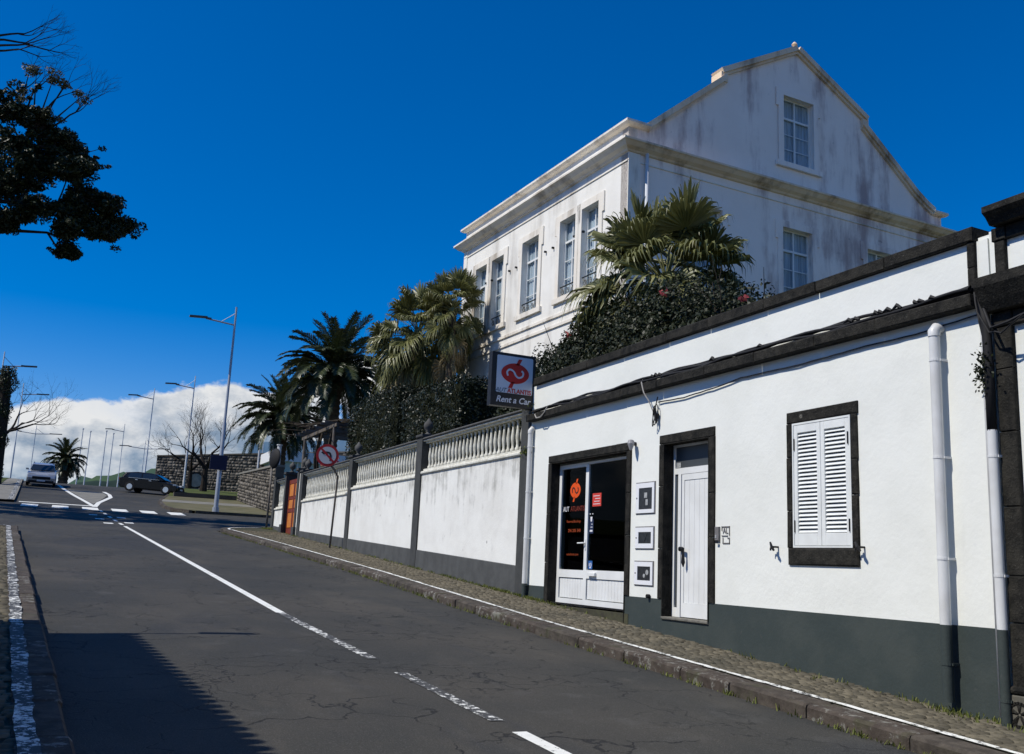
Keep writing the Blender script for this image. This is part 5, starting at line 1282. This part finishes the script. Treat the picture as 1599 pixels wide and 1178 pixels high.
    V, Q = leaves(np.concatenate(P), np.concatenate(N_), np.concatenate(S), .42, .8); np_mesh('crown', V, Q, 'canopy_leaf', t)
    # pale sprays and bare twigs above the crown
    P.clear(); N_.clear(); S.clear()
    for x, y, z, n in ((-3.45, 48.2, 22.1, 6), (-2.7, 48.2, 21.95, 6), (-2.2, 48.2, 21.75, 5), (-1.4, 48.2, 21.35, 5), (-3.9, 48.2, 20.6, 4), (-2.4, 48, 20.0, 5), (-1.5, 48, 19.2, 4)):
        for k in range(n): tuft((x+rnd.gauss(0, .22), y+rnd.gauss(0, .25), z+rnd.gauss(0, .13)), .25, 60, .16)
        limbs.tube([(-3.3, 48.2, 18.8), (x*.5-1.6, 48.2, (z+19)/2-.2), (x, y, z-.1)], [.06, .04, .015], 5)
    V, Q = leaves(np.concatenate(P), np.concatenate(N_), np.concatenate(S), .42, .8); np_mesh('pale_sprays', V, Q, 'canopy_tip', t)
    tips = []
    for (b, d) in (((-5.5, 48.3, 22.6), (1, 0, .35)), ((-5.3, 48.3, 23.4), (1, .1, .7)), ((-5.3, 48.3, 22.9), (1, 0, .1)), ((-5.3, 48.3, 23.2), (.9, -.1, .3)), ((-3.6, 48.2, 19.9), (.2, 0, 1)), ((-3.0, 48.2, 19.8), (.5, .1, 1)), ((-2.4, 48.2, 19.5), (.9, 0, .8)), ((-3.9, 48.2, 20.0), (-.1, 0, 1))):
        grow(limbs, Vector(b), Vector(d), 1.25, .06, 4, rnd, tips, .5, .02, .74)
    limbs.tube([tuple(base+Vector((1.8, 0, 16))), (-6.4, 48.3, 21.2), (-5.4, 48.3, 23.2)], [.2, .12, .07], 6)
    limbs.build('limbs', 'bark_dark', t, fix=False)
big_tree()

# weeds at the foot of the walls
def weeds():
    P = []; 
    for i in range(300):
        y = random.choice((random.gauss(6.7, .35) if i % 3 == 0 else random.uniform(16, 38), random.gauss(16.3, .7), random.uniform(6, 40), random.gauss(19, 2)))
        x = 7.96-abs(random.gauss(0, .04 if y > 9 else .12)); P.append((x, y, zr(y)+.125))
    for i in range(260):
        y = random.uniform(4, 38); P.append((xr(y)-abs(random.gauss(0, .02)), y, zr(y)+.0))
    for i in range(120): P.append((random.gauss(7.86, .12), random.gauss(40.5, .35), zr(40.5)+.13))
    V = []; Q = []; k = 0
    for (x, y, z) in P:
        for j in range(7):
            a = random.uniform(0, 6.28); h = random.uniform(.02, .065); w = .007; dx, dy = math.cos(a), math.sin(a); s = random.uniform(.2, 1.0)*h; ox, oy = random.gauss(0, .03), random.gauss(0, .05)
            V += [(x+ox-dy*w, y+oy+dx*w, z), (x+ox+dy*w, y+oy-dx*w, z), (x+ox+dx*s+dy*w*.4, y+oy+dy*s-dx*w*.4, z+h), (x+ox+dx*s-dy*w*.4, y+oy+dy*s+dx*w*.4, z+h)]
            Q.append((k, k+1, k+2, k+3)); k += 4
    o = np_mesh('weeds', np.array(V), np.array(Q), 'weed_leaf'); tag(o, 'sparse green weeds along the kerb and foot of the walls', 'weeds', kind='stuff')
weeds()

# ---------------------------------------------------------------- street lamps, poles
def lamp_post(base, h, label, arm=-1, r=.085, both=False, arm_len=2.3, low=False, name='street_lamp'):
    b = Vector(base); t = thing(name, label, 'street lamp', base, 'street lamps along the road')
    k = min(1.0, 4/ max(4, h))
    MB().tube([b-Vector((0, 0, .1)), b+Vector((0, 0, h*.42)), b+Vector((0, 0, h*.43)), b+Vector((0, 0, h))], [r*1.15, r*.95, r*.7, r*.5], 10, cap=False).build('pole', 'galvanised' if r > .08 else 'pole_white', t, smooth=True)
    for s in ((-1, 1) if both else (arm,)):
        za = h-1.05; e = b+Vector((s*arm_len*.62, 0, za+.16)); MB().tube([b+Vector((0, 0, za)), e], .045, 8).build('arm', 'galvanised', t)
        MB().tube([b+Vector((0, 0, h-.35)), b+Vector((s*arm_len*.30, 0, za+.10))], .02, 6).build('stay_rod', 'galvanised', t)
        m = MB(); c = b+Vector((s*arm_len*.80, 0, za+.20)); m.obox(c, (arm_len*.19, 0, .03*s*s), (0, .13, 0), (0, 0, .045)); m.obox(c+Vector((-s*arm_len*.22, 0, -.02)), (arm_len*.06, 0, 0), (0, .06, 0), (0, 0, .05)); m.build('lamp_head', 'lamp_grey', t)
    MB().tube([b-Vector((0, 0, .05)), b+Vector((0, 0, .25))], r*1.6, 10).build('foot', 'galvanised', t)
    return t
L1 = lamp_post((7.80, 54.9, zr(54.9)+.12), 11.55, 'nearest tall street lamp carrying a dark blue panel', -1, .115, arm_len=2.5)
MB().box(7.22, 8.12, 54.66, 54.72, 4.45, 5.25).build('sign_panel', 'sign_navy', L1)
MB().box(7.70, 7.90, 54.72, 54.80, 4.6, 5.1).build('panel_clamp', 'galvanised', L1)
lamp_post((8.95, 82, zr(82)+.25), 9.3, 'second street lamp along the right side, by the leafless trees', -1, .075)
lamp_post((7.0, 97, zr(97)+.1), 10.0, 'third street lamp along the right side, behind the black car', -1, .075)
lamp_post((6.6, 135, zr(135)), 11.9, 'fourth street lamp along the right side, the most distant of the row', -1, .07)
lamp_post((-4.75, 76, zr(76)), 9.2, 'street lamp at the left edge beside the ivy covered trunk', 1, .075, arm_len=2.2)
lamp_post((-4.3, 100, zr(100)), 9.7, 'street lamp behind the leafless tree at the left edge', 1, .075, arm_len=2.3)
lamp_post((-3.6, 132, zr(132)), 10.2, 'distant double armed street lamp left of the silver car', 1, .07, True, 3.0)
lamp_post((8.9, 128, zr(128)), 9.0, 'double armed lamp beside the corner of the dark stone wall', 1, .06, True, 3.0)
for k, (px_, y, zt) in enumerate(((.0127, 118, 12.9), (.0195, 120, 12.9), (.0335, 118, 12.9), (.0400, 120, 12.9))):
    lab = ['leftmost of the four thin flagpoles beyond the road crest', 'second from left of the four thin flagpoles beyond the crest', 'third from left of the four thin flagpoles beyond the crest', 'rightmost of the four thin flagpoles beyond the road crest'][k]
    t = thing('flagpole', lab, 'flagpole', (px_*y, y, zr(y)), 'flagpoles beyond the crest')
    MB().tube([(px_*y, y, zr(y)), (px_*y, y, zt)], [.075, .05], 8).build('pole', 'pole_white', t); MB().tube([(px_*y, y, zt), (px_*y, y, zt+.12)], .10, 8).build('pole_cap', 'pole_white', t)

# ---------------------------------------------------------------- cars
def car(loc, heading, label, paint, L, W, H, suv, slope=0):
    t = thing('parked_car', label, 'car', loc); t.rotation_euler = (0, -slope, heading)     # local +x is the front
    h2 = W/2
    if suv: low = [(-L/2, .42), (-L/2+.05, .85), (-L/2+.10, 1.02), (L*.16, 1.04), (L*.40, .95), (L/2-.10, .82), (L/2, .60), (L/2-.02, .35), (L/2-.15, .26), (-L/2+.15, .28)]
    else: low = [(-L/2, .40), (-L/2+.04, .80), (-L/2+.12, .95), (L*.12, .93), (L*.34, .80), (L/2-.12, .66), (L/2, .50), (L/2-.02, .30), (L/2-.2, .20), (-L/2+.15, .22)]
    cab = [(-L*.46, .95), (-L*.40, H*.93), (-L*.22, H), (L*.02, H*.985), (L*.10, H*.94), (L*.27, .92)] if not suv else [(-L*.47, 1.0), (-L*.42, H*.95), (-L*.2, H), (L*.03, H*.98), (L*.10, H*.94), (L*.24, 1.0)]
    def shell(poly, w0, w1, zlo, zhi):
        mb = MB(); n = len(poly); ys = []
        for s in (-1, 1):
            for x, z in poly:
                f = (z-zlo)/(zhi-zlo); mb.v.append((x, s*(w0+(w1-w0)*f), z))
        mb.f = [tuple(range(n)), tuple(range(n, 2*n))[::-1]]+[(i, i+n, (i+1) % n+n, (i+1) % n) for i in range(n)]
        return mb
    def put(mb, name, mat, par=t, smooth=False):
        me = mb.mesh(name, smooth=smooth); fix_normals(me)
        return link(name, me, mat, par)
    body = put(shell(low, h2*.97, h2, .2, 1.0), 'body', paint)
    b = body.modifiers.new('bevel', 'BEVEL'); b.width = .06; b.segments = 2; b.limit_method = 'ANGLE'
    c = put(shell(cab, h2*.93, h2*.74, .92, H), 'cabin', paint); b = c.modifiers.new('bevel', 'BEVEL'); b.width = .04; b.segments = 2; b.limit_method = 'ANGLE'
    zb = .98 if not suv else 1.06; zt = H*.93
    for s in (-1, 1):
        hw = lambda z: s*(h2*.93+(h2*.74-h2*.93)*(z-.92)/(H-.92)+.012)
        for x0, x1, x2, x3 in ((-L*.37, -L*.13, -L*.14, -L*.33), (-L*.11, L*.19, L*.085, -L*.115)):
            put(MB().add([(x0, hw(zb), zb), (x1, hw(zb), zb), (x2, hw(zt), zt), (x3, hw(zt), zt)], [(0, 1, 2, 3)]), 'window', 'car_glass')
        put(MB().obox((-L*.08, s*(h2+.005), zb-.03), (L*.26, 0, 0), (0, .008, 0), (0, 0, .010)), 'trim_strip', 'chrome')
        for x in (-L*.20, L*.03): put(MB().obox((x, s*(h2+.012), .84), (.09, 0, 0), (0, .015, 0), (0, 0, .018)), 'door_handle', 'chrome')
        put(MB().obox((L*.15, s*(h2+.06), zb+.05), (.08, 0, 0), (0, .09, 0), (0, 0, .06)), 'wing_mirror', paint)
        put(MB().obox((L*.445, s*h2*.72, .70 if not suv else .80), (.10, -s*.03, 0), (0, .22, 0), (0, 0, .065)), 'headlight', 'headlight')
        put(MB().obox((-L*.492, s*h2*.75, .82), (.03, 0, 0), (0, .18, 0), (0, 0, .08)), 'tail_light', 'tail_red')
        for x in (-L*.30, L*.31):
            w = put(MB().tube([(x, s*(h2-.17), .32), (x, s*(h2-.155), .32), (x, s*(h2+.0), .32), (x, s*(h2+.015), .32)], [.29, .325, .325, .29], 20), 'wheel', 'tyre')
            put(MB().tube([(x, s*(h2+.0), .32), (x, s*(h2+.022), .32)], [.22, .20], 14), 'rim', 'chrome', w)
            put(MB().tube([(x, s*(h2-.02), .36), (x, s*(h2+.006), .36)], .37, 18), 'wheel_arch', 'black_rubber')
    f = lambda z, a, b: a
    xs, xt = L*.27 if not suv else L*.24, L*.10
    put(MB().add([(xs-.03, -h2*.86, zb+.01), (xs-.03, h2*.86, zb+.01), (xt+.02, h2*.72, zt+.01), (xt+.02, -h2*.72, zt+.01)], [(0, 1, 2, 3)]), 'windscreen', 'car_glass').location = (.02, 0, .015)
    put(MB().add([(-L*.462, -h2*.82, zb+.02), (-L*.462, h2*.82, zb+.02), (-L*.408, h2*.7, zt), (-L*.408, -h2*.7, zt)], [(0, 1, 2, 3)]), 'rear_window', 'car_glass').location = (-.015, 0, .01)
    put(MB().obox((L/2-.01, 0, .52 if not suv else .60), (.03, 0, 0), (0, h2*.62, 0), (0, 0, .09)), 'grille', 'black_rubber')
    put(MB().obox((L/2-.005, 0, .33), (.03, 0, 0), (0, h2*.85, 0), (0, 0, .09)), 'bumper_intake', 'black_rubber')
    put(MB().obox((L/2+.025, 0, .42), (.005, 0, 0), (0, .26, 0), (0, 0, .055)), 'number_plate', 'white_letter')
    if suv:
        for s in (-1, 1): put(MB().tube([(-L*.33, s*h2*.68, H+.03), (L*.0, s*h2*.68, H+.03)], .02, 6), 'roof_rail', 'black_rubber')
    return t
ang = lambda y: math.atan2(zr(y+1.5)-zr(y-1.5), 3)
car((-1.28, 76, zr(76)+.02), R(-90), 'silver car coming over the crest of the road towards the viewer', 'car_silver', 4.3, 1.82, 1.52, True, -ang(76))
car((5.95, 74.6, zr(74.6)+.04), R(-24), 'black car crossing at the top of the road in front of the stone wall', 'car_black', 4.25, 1.8, 1.42, False, -.05)

# ---------------------------------------------------------------- far walls and buildings
def rubble_wall(name, label, a, b, zt0, zt1, zb0, zb1, sz, coping=None, th=.5, wall=True):
    """wall between two ground points, face of separate rough stones over a mortar core"""
    a, b = Vector(a), Vector(b); d = (b-a); L = d.length; d.normalize(); nrm = Vector((d.y, -d.x))
    if nrm.dot(Vector((0, 0))-a) < 0: nrm = -nrm
    t = thing(name, label, 'wall', (a.x, a.y, zb0))
    P = lambda u, v, w: (a.x+d.x*u-nrm.x*w, a.y+d.y*u-nrm.y*w, v)
    MB().prism([(0, zb0-1), (L, zb1-1), (L, zt1), (0, zt0)], P, 0, th).build('mortar_core', 'rubble_mortar', t)
    V = []; Q = []; k = 0; row = 0; z = 0
    while True:
        h = sz*random.uniform(.55, 1.1); u = random.uniform(-sz, 0); alive = False
        while u < L:
            w = sz*random.uniform(.6, 1.9); u0, u1 = max(0, u), min(L, u+w)
            if u1-u0 > .08:
                m_ = (u0+u1)/2; zb = zb0+(zb1-zb0)*m_/L-.3; zt = zt0+(zt1-zt0)*m_/L
                z0, z1 = zb+z, zb+z+h
                if z1 < zt+.03:
                    alive = True; pr = random.uniform(.02, .09); g = .02; j = lambda: random.uniform(-.035, .035)
                    for (uu, vv, ww) in ((u0+g, z0+g, .02), (u1-g, z0+g, .02), (u1-g, z1-g, .02), (u0+g, z1-g, .02), (u0+.06, z0+.05, -pr), (u1-.06, z0+.05, -pr), (u1-.06, z1-.05, -pr), (u0+.06, z1-.05, -pr)): V.append(P(uu+j(), vv+j(), ww))
                    Q += [(k+4, k+5, k+6, k+7)]+[(k+i, k+(i+1) % 4, k+4+(i+1) % 4, k+4+i) for i in range(4)]; k += 8
            u += w
        z += h
        if not alive or z > 12: break
    o = np_mesh('rough_stones', np.array(V), np.array(Q), 'rubble_stone', t); o['kind'] = 'stuff'
    if coping:
        n = max(2, int(L/1.4)); 
        for i in range(n):
            u0, u1 = L*i/n+.01, L*(i+1)/n-.01; f0, f1 = zt0+(zt1-zt0)*u0/L, zt0+(zt1-zt0)*u1/L
            MB().prism([(u0, f0), (u1, f1), (u1, f1+.12), (u0, f0+.12)], P, -.1, th+.05).build('coping_stone', coping, t)
    return t, P, L
wt, PW, LW = rubble_wall('stone_wall', 'long high wall of dark rubble stone behind the leafless trees', (7.35, 90), (24, 78.5), 8.05, 8.95, 5.0, 4.6, .27, 'rubble_mortar', .8)
MB().prism([(0, 4.2), (1.2, 4.2), (1.2, 8.02), (0, 8.02)], lambda u, v, w: (7.35+.57*w*0+u*.57, 90+u*.82, v), 0, .3).build('wall_return', 'rubble_mortar', wt)
rubble_wall('retaining_wall', 'low dark rubble retaining wall with pale coping beyond the side street', (11.6, 71.5), (11.35, 57.5), 5.60, 5.15, 3.6, 2.3, .25, 'pale_concrete', .5)
rl = thing('glass_railing', 'blue glass railing on top of the high stone wall', 'railing', PW(9, 8.6, 0))
for i in range(9):
    u = 8.6+i*1.1; z = 8.05+.9*u/LW+.14
    MB().prism([(u, z), (u+1.04, z), (u+1.04, z+1.0), (u, z+1.0)], PW, .25, .28).build('glass_panel', 'blue_glass', rl)
    MB().tube([PW(u-.03, z-.05, .27), PW(u-.03, z+1.05, .27)], .03, 6).build('post', 'pole_white', rl)
# bollard-like pipes, round disc
dc = thing('round_disc', 'large round grey disc standing in front of the stone wall', 'monument', (10.15, 84.5, zr(84)))
o_ = Vector((10.15, 84.5, zr(84)+1.05)); dn = Vector((-.12, -1, 0)).normalized(); m = MB()
m.tube([o_-dn*.06, o_+dn*.06], .70, 28); m.build('rim', 'black_rubber', dc)
m = MB(); m.tube([o_+dn*.062, o_+dn*.075], .56, 28); m.build('disc_face', 'disc_grey', dc)
MB().box(9.2, 11.1, 84.3, 84.9, zr(84)-.2, zr(84)+.36).build('plinth', 'disc_grey', dc)
st_ = thing('stone_step', 'low dark step along the front of the grass by the bare trees', 'step', (9.5, 72, zr(72)))
MB().cham(7.2, 11.5, 71.3, 71.7, zr(71.3)-.2, zr(71.5)+.42, .02).build('riser', 'rubble_mortar', st_)
fb = thing('glazed_building', 'low white building with pale green glazing seen beyond the garden gate', 'building', (19, 86, 5))
MB().box(15.5, 30, 79.5, 90, 3.5, 6.2).build('base', 'rubble_mortar', fb)
MB().box(15.6, 30, 79.6, 90, 6.2, 7.6).build('glazing', 'far_green_glass', fb)
MB().box(15.3, 30.3, 79.3, 90.3, 7.6, 8.45).build('fascia', 'far_white', fb)
for i in range(9): MB().box(15.9+i*1.5, 16.0+i*1.5, 79.5, 79.6, 6.2, 7.6).build('mullion', 'far_white', fb)
for k, (x, y, zt, lab) in enumerate(((12.9, 72, 8.0, 'slim white post nearest the bare trees above the retaining wall'), (12.75, 66, 7.3, 'slim pale post between two others above the retaining wall'), (12.35, 62, 6.9, 'thick white post behind the round traffic mirror'))):
    t = thing('white_post', lab, 'post', (x, y, zr(y)), 'white posts above the retaining wall'); r = (.07, .05, .13)[k]
    MB().tube([(x, y, zr(y)), (x, y, zt)], r, 8).build('shaft', 'pole_white', t); MB().tube([(x, y, zt), (x, y, zt+.06)], r*1.4, 8).build('cap', 'pole_white', t)
# pergola with bare vines inside the garden by the gate
pg = thing('pergola', 'pergola covered with bare twisted vines behind the garden gate', 'pergola', (9.8, 37.5, 2.05))
for x in (8.9, 10.9):
    for y in (34.9, 39.6): MB().tube([(x, y, 2.0), (x, y, 4.75)], .06, 8).build('post', 'rusty_pole', pg)
for x in (8.9, 10.9): MB().box(x-.04, x+.04, 34.5, 40.0, 4.75, 4.87).build('beam', 'rusty_pole', pg)
for i in range(9): MB().box(8.5, 11.3, 34.8+i*.6, 34.86+i*.6, 4.87, 4.95).build('rafter', 'rusty_pole', pg)
vn = MB(); rnd = random.Random(9)
for i in range(46):
    p = Vector((rnd.uniform(8.6, 11), rnd.uniform(34.6, 39.8), 4.95)); v = Vector((rnd.uniform(-1, 1), rnd.uniform(-1, 1), .1)).normalized(); pts = [p.copy()]
    for k in range(7): v = (v+Vector((rnd.uniform(-1, 1), rnd.uniform(-1, 1), rnd.uniform(-.4, .4)))*.5).normalized(); v.z *= .4; p = p+v*.3; p.z = min(max(p.z, 4.85), 5.5); pts.append(p.copy())
    vn.tube(pts, [.035, .032, .03, .026, .022, .018, .013, .008], 5)
for x, y in ((9.0, 35.6), (9.1, 37.9), (10.7, 36.5)):
    vn.tube([(x, y, 2), (x+.1, y+.2, 3.1), (x-.05, y+.1, 4.0), (x+.2, y+.4, 4.95)], [.09, .075, .06, .05], 7); vn.tube([(x, y, 2.6), (x-.2, y-.3, 3.8), (x-.1, y-.5, 4.9)], [.06, .05, .035], 6)
vn.build('vines', 'bark', pg)
nf = thing('red_flower_shrub', 'small red flowering shrub above the balustrade beside the hedge', 'shrub', (8.9, 34.2, 2.05))
P = rng.normal(0, 1, (240, 3))*np.array([.16, .2, .14])+np.array([8.75, 34.6, 3.40]); V, Q = leaves(P, rng.normal(0, 1, (240, 3)), .09, .7); np_mesh('flowers', V, Q, 'flower_pink', nf)
MB().tube([(8.9, 34.2, 2.05), (8.8, 34.5, 2.7), (8.75, 34.6, 3.35)], [.03, .025, .015], 6).build('stem', 'bark', nf)

# ---------------------------------------------------------------- the low house on the viewer's side, whose eaves shade the road
oh = thing('tiled_house', 'low white house with tiled eaves on the near left side of the street', 'house', (-3.2, 6, -1.2))
ex = lambda y: -2.50-(y-12.4)*.045
HY0, HY1 = -14, 12.38
P_ = lambda u, v, w: (ex(u)-.30-w, u, v)
wall_open(MB(), P_, HY0, HY1-.12, -2.6, 3.2, [(2.0, 3.1, -1.4, 1.3), (6.0, 7.1, -.4, 1.3), (9.3, 10.4, -.4, 1.3)], .3).build('wall', 'shop_plaster', oh)
MB().prism([(-2.8, -2.6), (-9, -2.6), (-9, 3.2), (-5.9, 5.2), (-2.8, 3.2)], lambda u, v, w: (u, HY1-.12-w, v), 0, .3).build('end_wall', 'shop_plaster', oh)
rp = MB()
for s in (1,):
    rp.add([(ex(HY0)-.01, HY0, 3.26), (ex(HY1)-.01, HY1, 3.26), (-5.95, HY1, 5.42), (-5.95, HY0, 5.42), (-9.3, HY1, 3.26), (-9.3, HY0, 3.26)], [(0, 1, 2, 3), (3, 2, 4, 5)])
rp.build('roof', 'roof_tile', oh)
tm = MB().tube([(0, 0, 0), (-.55, 0, .34)], [.085, .08], 8).mesh('eaves_tile')
y = HY0
while y < HY1-.05: link('eaves_tile', tm, 'roof_tile', oh, Vector((ex(y), y+.1, 3.27))-oh.location); y += .19
for a, b, c, d in ((2.0, 3.1, -1.4, 1.3), (6.0, 7.1, -.4, 1.3), (9.3, 10.4, -.4, 1.3)):
    MB().prism([(a, c), (b, c), (b, d), (a, d)], P_, .12, .16).build('door' if c < -1 else 'window', 'gate_red' if c < -1 else 'car_glass', oh)
bs = thing('bracket_sign', 'small sign on a thin bracket projecting from the tiled house', 'sign', (-2.6, 12.5, 3.1))
MB().tube([(-2.8, 12.36, 3.30), (-1.02, 12.46, 3.30)], .022, 8).build('bracket', 'black_paint', bs)
MB().box(-1.50, -1.06, 12.40, 12.53, 3.0, 3.26).build('panel', 'sign_navy', bs)
